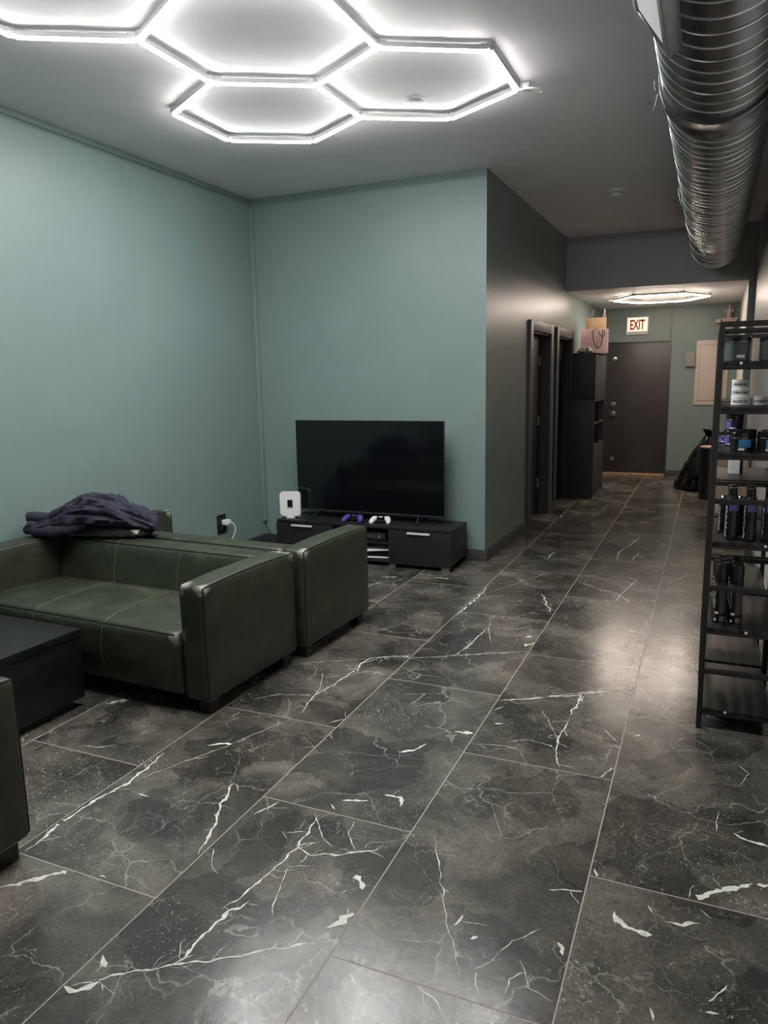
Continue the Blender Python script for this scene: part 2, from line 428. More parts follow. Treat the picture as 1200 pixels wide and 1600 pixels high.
# tiles 0.61 x 1.22 m, half offset between neighbouring columns
VEINS=[
(0.011,[-2.067,1.588,-2.085,1.772,-2.078,1.921,-2.05,2.062,-2.062,2.168,-2.076,2.314]),
(0.0025,[-2.05,2.062,-1.983,2.213,-1.865,2.449,-1.784,2.657,-1.722,2.81]),
(0.018,[-1.946,2.444,-1.899,2.473,-1.849,2.486]),
(0.011,[-1.651,2.226,-1.616,2.083,-1.552,1.955,-1.502,1.799]),
(0.018,[-1.992,1.426,-1.941,1.455,-1.893,1.525,-1.831,1.573,-1.755,1.586,-1.71,1.583]),
(0.0055,[-1.488,1.2,-1.394,1.285,-1.266,1.379,-1.149,1.452,-1.037,1.536,-0.881,1.637]),
(0.011,[-1.262,1.381,-1.254,1.447,-1.253,1.534,-1.24,1.61,-1.211,1.67]),
(0.0055,[-1.275,1.611,-1.244,1.684,-1.239,1.766,-1.212,1.899,-1.222,2.047,-1.231,2.159]),
(0.0055,[-1.217,1.971,-1.149,1.939,-1.049,1.979,-0.961,2.046,-0.941,2.082]),
(0.0025,[-1.253,2.161,-1.18,2.064,-1.096,2.001]),
(0.0025,[-1.105,1.637,-1.141,1.695,-1.186,1.856,-1.122,1.891]),
(0.0055,[-1.462,2.066,-1.418,2.174]),
(0.018,[-0.964,1.903,-0.916,1.849]),
(0.018,[-0.941,1.662,-0.909,1.724,-0.884,1.771]),
(0.011,[-1.474,1.331,-1.434,1.298]),
(0.0055,[-1.638,3.678,-1.704,3.559,-1.711,3.408,-1.723,3.242,-1.756,3.059,-1.716,2.86]),
(0.0025,[-2.066,3.396,-1.929,3.484,-1.755,3.581,-1.638,3.678]),
(0.0025,[-2.024,2.914,-1.934,3.01,-1.792,3.057,-1.739,3.045]),
(0.0025,[-1.859,3.352,-1.773,3.157,-1.745,3.022]),
(0.0055,[-1.54,2.822,-1.486,2.914]),
(0.0055,[-1.493,1.551,-1.511,1.583]),
(0.018,[-2.683,2.597,-2.652,2.641,-2.61,2.686]),
(0.0025,[-2.471,2.225,-2.38,2.245,-2.321,2.299]),
(0.0055,[-1.959,2.016,-1.903,2.015]),
(0.0025,[-1.098,2.18,-1.077,2.086,-1.018,2.014]),
(0.011,[-1.197,2.274,-1.104,2.304]),
(0.0055,[-1.228,2.227,-1.196,2.206]),
(0.0025,[-1.473,1.848,-1.431,1.774,-1.382,1.742]),
(0.0025,[-1.266,1.99,-1.306,2.013,-1.222,2.047]),
(0.018,[-1.485,1.207,-1.449,1.216,-1.41,1.255]),
(0.0055,[-0.799,1.542,-0.76,1.501]),
(0.0025,[-1.638,3.678,-1.41,3.75,-1.135,3.908,-0.881,4.058]),
(0.0055,[-1.273,3.828,-1.244,3.948,-1.225,4.081]),
(0.0055,[-0.872,3.342,-0.719,3.441,-0.533,3.542,-0.392,3.65,-0.247,3.748,-0.213,3.699]),
(0.011,[-0.501,3.587,-0.514,3.424,-0.525,3.308]),
(0.0055,[-0.516,3.259,-0.532,3.069,-0.516,2.909,-0.484,2.81]),
(0.0025,[-0.664,3.327,-0.592,3.194,-0.536,3.052]),
(0.0025,[-0.869,2.874,-0.743,2.908,-0.643,2.902]),
(0.0025,[-0.737,2.941,-0.653,3.005,-0.551,2.984,-0.515,2.939]),
(0.0055,[-0.329,2.785,-0.269,2.896]),
(0.018,[-0.977,2.958,-0.932,2.96,-0.872,2.983]),
(0.011,[-1.14,2.691,-1.088,2.726,-1.05,2.802]),
(0.011,[-0.829,3.094,-0.792,3.109]),
(0.0055,[-0.871,3.22,-0.834,3.288]),
(0.018,[0.003,2.186,0.056,2.208,0.119,2.264,0.183,2.322,0.202,2.334]),
(0.018,[0.215,2.335,0.247,2.353]),
(0.011,[0.153,2.593,0.212,2.568,0.26,2.56]),
(0.018,[-0.182,2.043,-0.146,1.995,-0.11,1.989,-0.069,1.993]),
(0.011,[-0.036,2.061,0.007,2.071,0.053,2.09]),
(0.0055,[-0.377,2.069,-0.335,2.082,-0.27,2.105]),
(0.0055,[-0.263,2.223,-0.247,2.179]),
(0.011,[-0.309,1.862,-0.288,1.819]),
(0.011,[-0.597,1.81,-0.586,1.863]),
(0.011,[-0.541,1.779,-0.522,1.794]),
(0.0055,[-0.623,1.563,-0.572,1.546,-0.531,1.515]),
(0.011,[0.073,1.766,0.102,1.778]),
(0.0055,[0.08,1.805,0.118,1.881]),
(0.0055,[-0.057,1.728,-0.046,1.691]),
(0.011,[-1.064,2.363,-0.991,2.38,-0.984,2.314]),
(0.0025,[-0.354,3.22,-0.279,3.107]),
(0.0055,[-0.229,3.204,-0.204,3.23]),
(0.0025,[-0.495,1.674,-0.457,1.744,-0.43,1.818,-0.357,1.901]),
(0.0025,[-0.404,1.626,-0.405,1.682,-0.371,1.719,-0.352,1.67,-0.282,1.655]),
(0.0025,[-0.495,1.674,-0.481,1.627,-0.461,1.603]),
(0.0025,[0.052,2.154,0.087,2.125]),
(0.0025,[0.184,2.935,0.221,3.038,0.189,3.105]),
(0.0025,[0.103,2.583,0.109,2.709]),
(0.0025,[-0.389,1.759,-0.366,1.698]),
(0.0055,[-0.093,2.109,-0.078,2.083]),
(0.0025,[-0.802,2.197,-0.735,2.057,-0.67,1.918,-0.614,1.796,-0.558,1.702,-0.523,1.633]),
(0.011,[-1.48,4.541,-1.474,4.834,-1.467,5.117,-1.481,5.33]),
(0.0025,[-1.425,5.132,-1.295,5.443,-1.134,5.806]),
(0.011,[-1.051,5.227,-0.969,4.982,-0.906,4.823]),
(0.0055,[-1.257,3.854,-1.244,3.99,-1.23,4.162,-1.215,4.346]),
(0.0025,[-1.205,4.381,-1.045,4.41,-0.953,4.519]),
(0.0025,[-1.246,4.526,-1.191,4.294,-1.116,4.093]),
(0.0025,[-1.42,3.741,-1.249,3.857,-1.092,3.942,-0.88,4.059]),
(0.0055,[-1.723,3.433,-1.724,3.552,-1.704,3.633,-1.571,3.719,-1.42,3.741]),
(0.0055,[-0.856,5.647,-0.713,5.519,-0.573,5.443,-0.424,5.22]),
(0.0055,[-0.536,5.217,-0.499,5.554,-0.441,5.889]),
(0.0055,[-0.863,3.343,-0.718,3.433,-0.519,3.58,-0.312,3.7]),
(0.011,[-0.509,3.469,-0.5,3.549]),
(0.0055,[-0.662,6.433,-0.675,6.788,-0.603,7.142,-0.553,7.519]),
(0.0055,[-0.544,6.509,-0.505,6.785]),
(0.0025,[-1.546,6.043,-1.227,6.27,-0.884,6.39,-0.439,6.433]),
(0.0055,[-1.227,6.27,-1.224,6.598]),
(0.011,[-1.95,5.396,-1.821,5.394]),
(0.0055,[-1.685,4.535,-1.596,4.532]),
(0.0025,[-1.294,9.202,-0.889,9.261]),
(0.0025,[-1.077,9.201,-1.088,8.866,-1.173,8.145]),
(0.011,[-1.499,8.038,-1.471,8.433]),
(0.018,[-0.96,4.292,-0.922,4.307]),
(0.018,[-0.931,4.125,-0.886,4.207]),
(0.0055,[-2.356,4.969,-2.287,5.131]),
(0.011,[-2.353,5.252,-2.233,5.314]),
(0.0025,[-0.236,5.78,-0.075,6.165]),
(0.0025,[-1.713,6.064,-1.495,6.441]),
(0.0055,[-0.547,5.605,-0.44,5.618]),
(0.0025,[-0.424,6.244,-0.303,6.183])]

TX, TY, GAP = .61, 1.22, .0017
XA, Y_EVEN = -.272, 2.184
rv = random.Random(11)
twigs = []
for wd, pl in VEINS:
    P2 = [Vector((pl[i], pl[i + 1])) for i in range(0, len(pl), 2)]
    for a_, b_ in zip(P2, P2[1:]):
        d = b_ - a_; n_ = int(d.length / (.045 if wd > .005 else .11))
        for k in range(n_):
            if rv.random() < .55:
                p = a_.lerp(b_, rv.random()); q = d.normalized(); q.rotate(Matrix.Rotation(rv.choice((-1, 1)) * rv.uniform(.4, 1.3), 2)); ln = rv.uniform(.02, .085)
                m_ = p + q * ln * .5 + Vector((rv.uniform(-1, 1), rv.uniform(-1, 1))) * .008; e_ = p + q * ln
                twigs.append((rv.choice((.0016, .0022, .0035)), [p.x, p.y, m_.x, m_.y, e_.x, e_.y]))
VEINS = [(w_ * 1.3, l_) for w_, l_ in VEINS] + twigs
def tile(x0, x1, y0, y1):
    cx_, cy_ = (x0 + x1) / 2, (y0 + y1) / 2
    bm = bmesh.new()
    t = bmesh.new(); bmesh.ops.create_cube(t, size=1)
    for v in t.verts:
        v.co = Vector(((x0 + GAP if v.co.x < 0 else x1 - GAP) - cx_, (y0 + GAP if v.co.y < 0 else y1 - GAP) - cy_, -.010 if v.co.z < 0 else 0))
    top = [e for e in t.edges if all(v.co.z > -.001 for v in e.verts)]
    bmesh.ops.bevel(t, geom=top, offset=.0008, segments=1, affect='EDGES')
    merge(bm, t, None, 0)
    rnd = random.Random(int((x0 * 71 + y0 * 137) * 100))
    for wd, pl in VEINS:
        P2 = [Vector((pl[i], pl[i + 1])) for i in range(0, len(pl), 2)]
        if max(p.x for p in P2) < x0 or min(p.x for p in P2) > x1 or max(p.y for p in P2) < y0 or min(p.y for p in P2) > y1: continue
        tot = sum((b_ - a_).length for a_, b_ in zip(P2, P2[1:]))
        sp = []; acc = 0
        for a_, b_ in zip(P2, P2[1:]):
            ln = (b_ - a_).length; k = max(1, int(ln / .011))
            for q in range(k): sp.append((a_.lerp(b_, q / k), (b_ - a_).normalized(), (acc + ln * q / k) / max(tot, .001)))
            acc += ln
        sp.append((P2[-1], (P2[-1] - P2[-2]).normalized(), 1.0))
        run = []
        def flush(run):
            if len(run) < 3: return
            A = [bm.verts.new((p.x, p.y, .0004)) for p, q in run]; Bv = [bm.verts.new((q.x, q.y, .0004)) for p, q in run]
            for i in range(len(run) - 1):
                f = bm.faces.new((A[i], A[i + 1], Bv[i + 1], Bv[i])); f.material_index = 1
        for s, (p, d, u) in enumerate(sp):
            nrm = Vector((-d.y, d.x))
            jit = noise.noise(Vector((p.x * 23, p.y * 23, wd * 900))) * (.006 + wd * .6) + noise.noise(Vector((p.x * 80, p.y * 80, 3))) * .0025
            q = p + nrm * jit
            wv = wd * (.35 + .9 * abs(noise.noise(Vector((p.x * 31, p.y * 31, 9 + wd * 500)))) * 1.8) * min(1, 5 * min(u, 1 - u) + .15)
            a_ = q + nrm * wv * .5 * rnd.uniform(.5, 1.4); b_ = q - nrm * wv * .5 * rnd.uniform(.5, 1.4)
            inside = all(x0 + .004 < z_.x < x1 - .004 and y0 + .004 < z_.y < y1 - .004 for z_ in (a_, b_))
            if inside: run.append((a_ - Vector((cx_, cy_)), b_ - Vector((cx_, cy_))))
            else:
                flush(run); run = []
        flush(run)
    me = bpy.data.meshes.new('floor_tile'); bm.to_mesh(me); bm.free()
    me.materials.append(M['marble']); me.materials.append(M['vein'])
    o = bpy.data.objects.new('floor_tile', me); COL.objects.link(o); o.parent = floor; o.location = (cx_, cy_, 0)
for ci in range(-7, 3):
    x0 = XA + TX * (ci - 0); x1 = x0 + TX
    ys = Y_EVEN + (0 if ci % 2 == 0 else TX)
    for k in range(-4, 9):
        y0 = ys + TY * k; y1 = y0 + TY
        if y1 < -.6 or y0 > YB: continue
        a, b_, c, d = max(x0, XL), min(x1, XR), max(y0, -1.2), min(y1, YB)
        if b_ - a < .02: continue
        if c < YT and a < XR:
            tile(a, b_, c, min(d, YT)) if d <= YT or b_ <= -1.717 else None
        if d > YT and b_ > -1.70:
            if c >= YT: tile(max(a, -1.86), b_, c, d)
            elif a >= -1.717: tile(a, b_, c, d)
            else:
                tile(a, b_, c, YT); tile(-1.86, b_, YT, d)

struct(B('ceiling', M['ceil'], XL - .1, XR + .1, YR - .1, YBEAM, ZC, ZC + .1), 'grey painted ceiling over the lounge')
struct(B('ceiling', M['ceil'], -1.80, XR + .1, YBEAM + .1, YB, ZLOW, ZLOW + .1), 'lowered grey ceiling over the back hall')
struct(B('wall_upper', M['beam'], -1.80, XR + .1, YBEAM, YBEAM + .1, ZLOW, ZC), 'dark bulkhead above the back hall')
struct(B('wall_left', M['teal'], XL - .1, XL, YR, YT, 0, ZC), 'teal painted wall behind the sofas')
struct(B('wall_front', M['teal'], XL - .1, -1.717, YT, YT + .12, 0, ZC), 'teal painted wall behind the television')
struct(B('wall_rear', M['pale'], XL - .1, XR + .1, YR - .1, YR, 0, ZC))
struct(B('wall_right', M['pale'], XR, XR + .1, YR, YBEAM, 0, ZC))
struct(B('wall_right', M['pale'], XR - .07, XR + .03, YBEAM, YB, 0, ZLOW), 'wall of the back hall on the right')
struct(B('trim_4', M['hallpaint'], XR - .075, XR + .0, YBEAM - .004, YBEAM + .012, 0, ZLOW, None, .002))
struct(B('wall_back', M['hallpaint'], -1.80, XR + .1, YB, YB + .1, 0, ZC), 'grey green wall at the end of the hall')

# hall wall with two door openings (wall frame: u along the wall, v out of it)
ang = math.atan(-.010)
HM = Matrix.Translation((hx(YT), YT, 0)) @ Matrix.Rotation(ang, 4, 'Z')      # local y runs along the hall wall
D1 = (7.62 - YT, 8.52 - YT); D2 = (8.95 - YT, 9.81 - YT); DZ = 2.03; WT = .14
hw = bmesh.new(); LEN = YB - YT + .05
for a, b_ in ((.0, D1[0]), (D1[1], D2[0]), (D2[1], LEN)):
    box(hw, -WT, 0, a, b_, 0, ZC, mtx=HM)
for a, b_ in (D1, D2): box(hw, -WT, 0, a, b_, DZ, ZC, mtx=HM)
struct(finish(hw, 'wall_hall', M['hallpaint'], None, 0), 'grey teal hall wall with two black doors')
def hall_door(name, d, hinges):
    r = sroot(name, HM @ Vector((0, d[0], 0))); r.rotation_euler = (0, 0, ang)
    wdt = d[1] - d[0]
    fr = bmesh.new(); tw, tt = .10, .032
    box(fr, 0, tt, -tw, 0, 0, DZ + tw, .004); box(fr, 0, tt, wdt, wdt + tw, 0, DZ + tw, .004); box(fr, 0, tt, 0, wdt, DZ, DZ + tw, .004)
    finish(fr, 'door_casing', M['trimdark'], r)
    jb = bmesh.new(); box(jb, -WT, .001, 0, .018, 0, DZ); box(jb, -WT, .001, wdt - .018, wdt, 0, DZ); box(jb, -WT, .001, .018, wdt - .018, DZ - .018, DZ)
    finish(jb, 'door_jamb', M['trimdark'], r)
    pn = bmesh.new(); box(pn, -.125, -.085, .02, wdt - .02, .012, DZ - .02, .003)
    door = finish(pn, 'door_leaf', M['doorblack'], r)
    for hz in hinges:
        hb = bmesh.new(); box(hb, -.086, -.080, wdt - .12, wdt - .075, hz - .05, hz + .05, .002)
        tube(hb, [(-.078, wdt - .072, hz - .05), (-.078, wdt - .072, hz + .05)], .006, 8)
        finish(hb, 'hinge', M['greybox'], door)
    hd = bmesh.new(); tube(hd, [(-.086, .09, 1.0), (-.04, .09, 1.0), (-.04, .20, 1.0)], .009, 10)
    finish(hd, 'door_handle', M['blackmetal'], door)
    return r
hall_door('door_1', D1, (1.74, 1.07, .36))['label'] = 'black hall door nearer the television wall'
hall_door('door_2', D2, ())['label'] = 'black hall door beside the tall cabinet'

# exit door in the back wall
d3 = sroot('door_3', (-1.06, YB, 0)); d3['label'] = 'dark brown metal exit door at the end of the hall'
dl = B('door_leaf', M['exitdoor'], -.452, .452, -.035, 0, .035, 2.045, d3, .003)
fr = bmesh.new(); box(fr, -.475, -.452, -.03, 0, 0, 2.07, .002); box(fr, .452, .475, -.03, 0, 0, 2.07, .002); box(fr, -.452, .452, -.03, 0, 2.045, 2.07, .002)
finish(fr, 'door_casing', M['exitdoor'], d3)
for z_, r_, dp in ((1.813, .034, .02), (1.109, .038, .03), (.968, .040, .06), (.245, .034, .02)):
    kb = bmesh.new(); lathe(kb, [(0, -.0), (r_, 0), (r_, -.006), (r_ * .55, -.010), (r_ * .5, -dp * .6), (r_ * .8, -dp * .75), (r_ * .8, -dp), (0, -dp - .006)], (-.342, -.035, z_), 20, axis='Y', mtx=None)
    for v in kb.verts: v.co.y = -.035 - abs(v.co.y + .035)
    finish(kb, 'door_knob' if dp > .05 else 'deadbolt', M['chrome'], dl)
B('threshold', M['oak'], -.46, .46, -.11, -.02, 0, .032, d3, .004)

# trims
def board(name, x0, x1, y0, y1, z0, z1, mat='trimdark', bev=.004):
    return struct(B(name, M[mat], x0, x1, y0, y1, z0, z1, None, bev))
board('baseboard_front', XL, -1.70, YT - .014, YT, 0, .10)
board('baseboard_left', XL, XL + .014, YR, YT - .014, 0, .10)
bb = bmesh.new()
for a, b_ in ((-.014, D1[0] - .10), (D1[1] + .10, D2[0] - .10), (D2[1] + .10, LEN - .06)):
    if b_ - a > .02:
        box(bb, 0, .014, a, b_, 0, .10, .004, mtx=HM)
        box(bb, .014, .019, a, b_, 0, .085, .002, mtx=HM)
struct(finish(bb, 'baseboard_hall', M['trimdark']))
board('baseboard_back', -.575, .33, YB - .016, YB, 0, .09)
board('baseboard_right', XR - .014, XR, YR, YBEAM, 0, .10)
board('trim_1', XL, XL + .012, YR, YT, ZC - .040, ZC - .014, 'teal', .003)
board('trim_2', -.61, -.585, YB - .012, YB, 2.09, ZLOW, 'hallpaint', .003)
tag(B('cable_raceway', M['teal'], XL, XL + .035, YT - .040, YT, .23, 3.12, None, .004), 'teal painted cable raceway running up the corner beside the television', 'raceway')

# ------------------------------------------------------------------ hexagon tube lights
def hex_nodes(cx_, cy_, s, rot):
    return [(cx_ + s * math.cos(rot + k * PI / 3), cy_ + s * math.sin(rot + k * PI / 3)) for k in range(6)]
def hex_light(name, label, centers, s, rot, zc, mat, hw_=.016):
    root = thing(name, label, 'ceiling light', (centers[0][0], centers[0][1], zc))
    ox, oy = centers[0]; nodes = {}; edges = {}
    for c in centers:
        hn = hex_nodes(c[0], c[1], s, rot); ids = []
        for p in hn:
            k = next((i for i, q in nodes.items() if math.hypot(q[0] - p[0], q[1] - p[1]) < .05), None)
            if k is None: k = len(nodes); nodes[k] = p
            ids.append(k)
        for i in range(6):
            e = tuple(sorted((ids[i], ids[(i + 1) % 6]))); edges[e] = 1
    for a, b_ in edges:
        A, Bq = Vector((nodes[a][0] - ox, nodes[a][1] - oy, 0)), Vector((nodes[b_][0] - ox, nodes[b_][1] - oy, 0))
        d = (Bq - A).normalized(); ln = (Bq - A).length - .036; mid = (A + Bq) / 2
        mt = Matrix.Translation(mid) @ Matrix.Rotation(math.atan2(d.y, d.x), 4, 'Z')
        prof = [(-hw_, -.0475), (-hw_ * .85, -.0505), (-hw_ * .45, -.0535), (0, -.0545), (hw_ * .45, -.0535), (hw_ * .85, -.0505), (hw_, -.0475)]
        bm = bmesh.new(); t = bmesh.new()
        va = [t.verts.new((-ln / 2, y, z)) for y, z in prof]; vb = [t.verts.new((ln / 2, y, z)) for y, z in prof]
        for i in range(len(prof)):
            j = (i + 1) % len(prof); t.faces.new((va[i], va[j], vb[j], vb[i]))
        t.faces.new(va[::-1]); t.faces.new(vb); merge(bm, t, mt)
        tb = finish(bm, 'light_tube', mat, root)
        hb = bmesh.new(); box(hb, -ln / 2, ln / 2, -hw_ * 1.0, hw_ * 1.0, -.0474, -.022, .002, 1, mtx=mt)
        finish(hb, 'tube_housing', M['housing'], tb)
    for k, p in nodes.items():
        bm = bmesh.new(); q = Vector((p[0] - ox, p[1] - oy, 0))
        for (a, b_) in edges:
            if k in (a, b_):
                o_ = nodes[b_ if a == k else a]; d = math.atan2(o_[1] - p[1], o_[0] - p[0])
                box(bm, 0, .05, -hw_ * 1.05, hw_ * 1.05, -.042, -.016, .003, 1, mtx=Matrix.Translation(q) @ Matrix.Rotation(d, 4, 'Z'))
        lathe(bm, [(0, -.048), (hw_ * 1.1, -.048), (hw_ * 1.1, -.010), (.006, -.008), (.006, 0), (0, 0)], q, 12)
        finish(bm, 'tube_connector', M['clear'], root)
    return root, nodes, (ox, oy)
S = .563; R3 = S * math.sqrt(3)
c1 = (-2.066, 3.318)
cent = [c1, (c1[0] - R3 / 2, c1[1] + 1.5 * S), (c1[0] + R3 / 2, c1[1] + 1.5 * S), (c1[0] - R3 / 2, c1[1] - 1.5 * S), (c1[0] + R3 / 2, c1[1] - 1.5 * S)]
ml, nodes, org = hex_light('hexagon_light_grid', 'large white glowing grid of joined hexagon tubes on the lounge ceiling', cent, S, PI / 6, ZC, M['tube'])
bm = bmesh.new()
px_, py_ = -1.075 - org[0], 4.475 - org[1]
box(bm, px_ + .01, px_ + .05, py_ - .02, py_ + .02, -.05, -.005, .004)
tube(bm, spline([(px_ + .05, py_, -.04), (px_ + .09, py_ + .035, -.05), (px_ + .12, py_ + .01, -.055), (px_ + .09, py_ - .045, -.055), (px_ + .04, py_ - .05, -.05), (px_ - .005, py_ - .03, -.045)], 6), .005, 6)
finish(bm, 'power_lead', M['white'], ml)
hl, _, _ = hex_light('hexagon_light', 'single warm glowing hexagon tube light above the exit door', [(-.66, 10.55)], .585, 0, ZLOW - .003, M['tube_hall'])
bm = bmesh.new(); tube(bm, spline([(-.60, .0, -.03), (-.645, .0, -.045), (-.66, .02, -.03), (-.66, .03, -.012)], 6), .010, 8); finish(bm, 'power_lead', M['white'], hl)

# ceiling fittings
o = simple('ceiling_cover_plate', M['housing'], lambda b: (lathe(b, [(0, ZC - .012), (.045, ZC - .012), (.055, ZC - .008), (.06, ZC), (0, ZC)], (-1.709, 4.445, 0), 28), lathe(b, [(0, ZC - .016), (.012, ZC - .016), (.014, ZC - .012), (0, ZC - .012)], (-1.709, 4.425, 0), 12)))
tag(o, 'round white cover plate on the ceiling inside the right hexagon', 'cover plate')
sd = thing('smoke_detector', 'small white round smoke detector on the hall ceiling', 'smoke detector', (-.873, 7.279, ZC))
simple('base', M['white'], lambda b: lathe(b, [(0, 0), (.075, 0), (.075, -.012), (.06, -.018), (0, -.018)], seg=28), sd)
simple('body', M['white'], lambda b: lathe(b, [(.048, -.018), (.050, -.04), (.042, -.055), (.02, -.060), (0, -.060)], seg=28), sd)
simple('sensor_slot', M['greybox'], lambda b: lathe(b, [(.0515, -.026), (.0515, -.034), (.047, -.034), (.047, -.026), (.0515, -.026)], seg=28), sd)

# ------------------------------------------------------------------ spiral duct
DX, DZc, DR = -.034, 2.93, .250
Y0, Y1 = YR + .01, 9.05
du = thing('spiral_duct', 'long round galvanised spiral air duct under the ceiling', 'duct', (DX, 0, DZc))
bm = bmesh.new(); lathe(bm, [(0, Y0), (DR, Y0), (DR, 3.86), (DR, 7.4), (DR, Y1 - .03), (DR - .01, Y1), (0, Y1)], (0, 0, 0), 96, axis='Y'); finish(bm, 'duct_pipe', M['galv'], du, 40)
def helix(y0, y1, pitch, r, rt, seg=56, y_from=None):
    bm = bmesh.new(); n = int((y1 - y0) / pitch * seg)
    tube(bm, [(r * math.cos(2 * PI * i / seg), y0 + pitch * i / seg, r * math.sin(2 * PI * i / seg)) for i in range(n + 1)], rt, 5); return bm
finish(helix(1.2, 3.84, .117, DR, .0045), 'spiral_seam', M['galvrib'], du)
finish(helix(4.12, 7.35, .105, DR, .0045), 'spiral_seam', M['galvrib'], du)
finish(helix(7.37, 9.02, .085, DR, .0045), 'spiral_seam', M['galvrib'], du)
simple('coupling_band', M['galv'], lambda b: lathe(b, [(DR - .01, 3.86), (DR + .010, 3.86), (DR + .014, 3.87), (DR + .010, 3.88), (DR + .010, 4.07), (DR + .014, 4.08), (DR + .010, 4.09), (DR - .01, 4.09)], seg=96, axis='Y'), du)
simple('coupling_band', M['galvrib'], lambda b: lathe(b, [(DR - .01, 7.35), (DR + .005, 7.352), (DR + .005, 7.368), (DR - .01, 7.37)], seg=96, axis='Y'), du)
for yy in (3.97, 6.25):
    bm = bmesh.new()
    tube(bm, [(-(DR + .016) * math.cos(t), yy, (DR + .016) * math.sin(t)) for t in [PI * .02 * i - .5 for i in range(0, 46)]], .0025, 5)
    tube(bm, spline([(-DR - .016, yy, .02), (-DR - .035, yy, 0), (-DR - .03, yy, -.05), (-DR - .018, yy, -.06), (-DR - .04, yy - .02, -.09), (-DR - .055, yy - .03, -.11)], 5), .0022, 5)
    tube(bm, spline([(-DR - .018, yy, -.06), (-DR - .03, yy + .02, -.10), (-DR - .038, yy + .02, -.13)], 5), .0018, 5)
    finish(bm, 'hanger_wire', M['galv'], du)
# supply register on the lower left of the pipe
ra = math.radians(180 + 34); RM = Matrix.Rotation(-(ra - PI), 4, 'Y')       # local -x faces outwards
bm = bmesh.new()
for (z0_, z1_, y0_, y1_) in ((.082, .115, 2.02, 3.06), (-.115, -.082, 2.02, 3.06), (-.082, .082, 3.02, 3.06), (-.082, .082, 2.02, 2.06)):
    box(bm, -DR - .030, -DR + .030, y0_, y1_, z0_, z1_, .003, mtx=RM)
rg = finish(bm, 'register_frame', M['galv'], du); rg['label'] = 'white louvred supply grille'
for i in range(47):
    y_ = 2.07 + i * .0202
    bm = bmesh.new(); box(bm, -DR - .026, -DR - .004, y_, y_ + .009, -.082, .082, mtx=RM); finish(bm, 'slat', M['white'], rg, 0)
bm = bmesh.new(); box(bm, -DR - .0035, -DR + .001, 2.06, 3.02, -.082, .082, mtx=RM); finish(bm, 'damper', M['recv'], rg, 0)

# ------------------------------------------------------------------ back hall: sign, panel, boxes
es = thing('exit_sign', 'lit white exit sign with red letters above the brown door', 'exit sign', (-1.086, YB, 2.31))
B('housing', M['white'], -.162, .162, -.045, 0, -.132, .132, es, .006)
fc = B('face', M['signwhite'], -.145, .145, -.049, -.045, -.085, .118, es, .001)
B('lower_strip', M['greybox'], -.145, .145, -.047, -.045, -.112, -.100, es)
tb, x0, x1, y0, y1 = textmesh('EXIT', .19, .006)
sx = .215 / (x1 - x0); sy = .150 / (y1 - y0)
for v in tb.verts: v.co = Vector(((v.co.x - (x0 + x1) / 2) * sx, -.0502, (v.co.y - (y0 + y1) / 2) * sy + .012))
finish(tb, 'lettering', M['red'], es, 0)

ep = thing('electrical_panel', 'tall beige electrical panel on the back wall behind the shelf', 'electrical panel', (-.005, YB, 1.575))
B('frame', M['beige'], -.225, .225, -.022, 0, -.48, .48, ep, .006); B('reveal', M['greybox'], -.171, .171, -.0235, -.0215, -.416, .416, ep)
pd = B('panel_door', M['beige'], -.165, .165, -.034, -.022, -.41, .41, ep, .004)
for sx_ in (-1, 1):
    for z_ in (-.42, .0, .42):
        simple('screw', M['chrome'], lambda b: lathe(b, [(0, -.004), (.008, -.003), (.009, 0)], (sx_ * .195, -.022, z_), 10, axis='Y'), ep)
for z_ in (.3, -.3): B('hinge', M['beige'], -.172, -.165, -.036, -.022, z_ - .03, z_ + .03, pd)
kb = thing('junction_box', 'small grey metal box on the wall left of the electrical panel', 'wall box', (-.304, YB, 1.775))
B('body', M['greybox'], -.068, .068, -.06, 0, -.105, .105, kb, .008); B('cover_plate', M['greybox'], -.06, .06, -.066, -.06, -.07, .095, kb, .003); B('lower_flap', M['greybox'], -.06, .06, -.064, -.06, -.098, -.076, kb, .002)

# ornate bracket shelf and figurine beside the panel
br = thing('bracket_shelf', 'ornate pale plaster bracket shelf high on the back wall', 'wall shelf', (.185, YB, 2.20))
B('top_slab', M['stone'], -.10, .12, -.20, 0, .125, .15, br, .008); B('moulding', M['stone'], -.085, .105, -.185, 0, .06, .125, br, .012); B('corbel', M['stone'], -.06, .08, -.15, 0, 0, .06, br, .014); B('side_block', M['stone'], -.17, -.10, -.15, 0, .09, .145, br, .01)
fg = thing('figurine', 'small pale standing figurine on the bracket shelf', 'figurine', (.19, YB - .10, 2.351))
simple('pedestal', M['stone'], lambda b: lathe(b, [(0, 0), (.045, 0), (.045, .015), (.03, .025), (.034, .04), (0, .042)], seg=16), fg)
def figb(b):
    lathe(b, [(0, .04), (.030, .042), (.034, .06), (.026, .085), (.036, .11), (.034, .128), (.014, .142), (.012, .15), (.019, .162), (.018, .178), (.008, .19), (.010, .20), (0, .215)], seg=16)
    tube(b, spline([(.03, 0, .128), (.052, -.01, .11), (.045, -.025, .09), (.02, -.03, .095)]), .008, 8); tube(b, spline([(-.03, 0, .128), (-.055, -.005, .105), (-.06, -.01, .08)]), .008, 8)
simple('figure', M['stone'], figb, fg, 60)

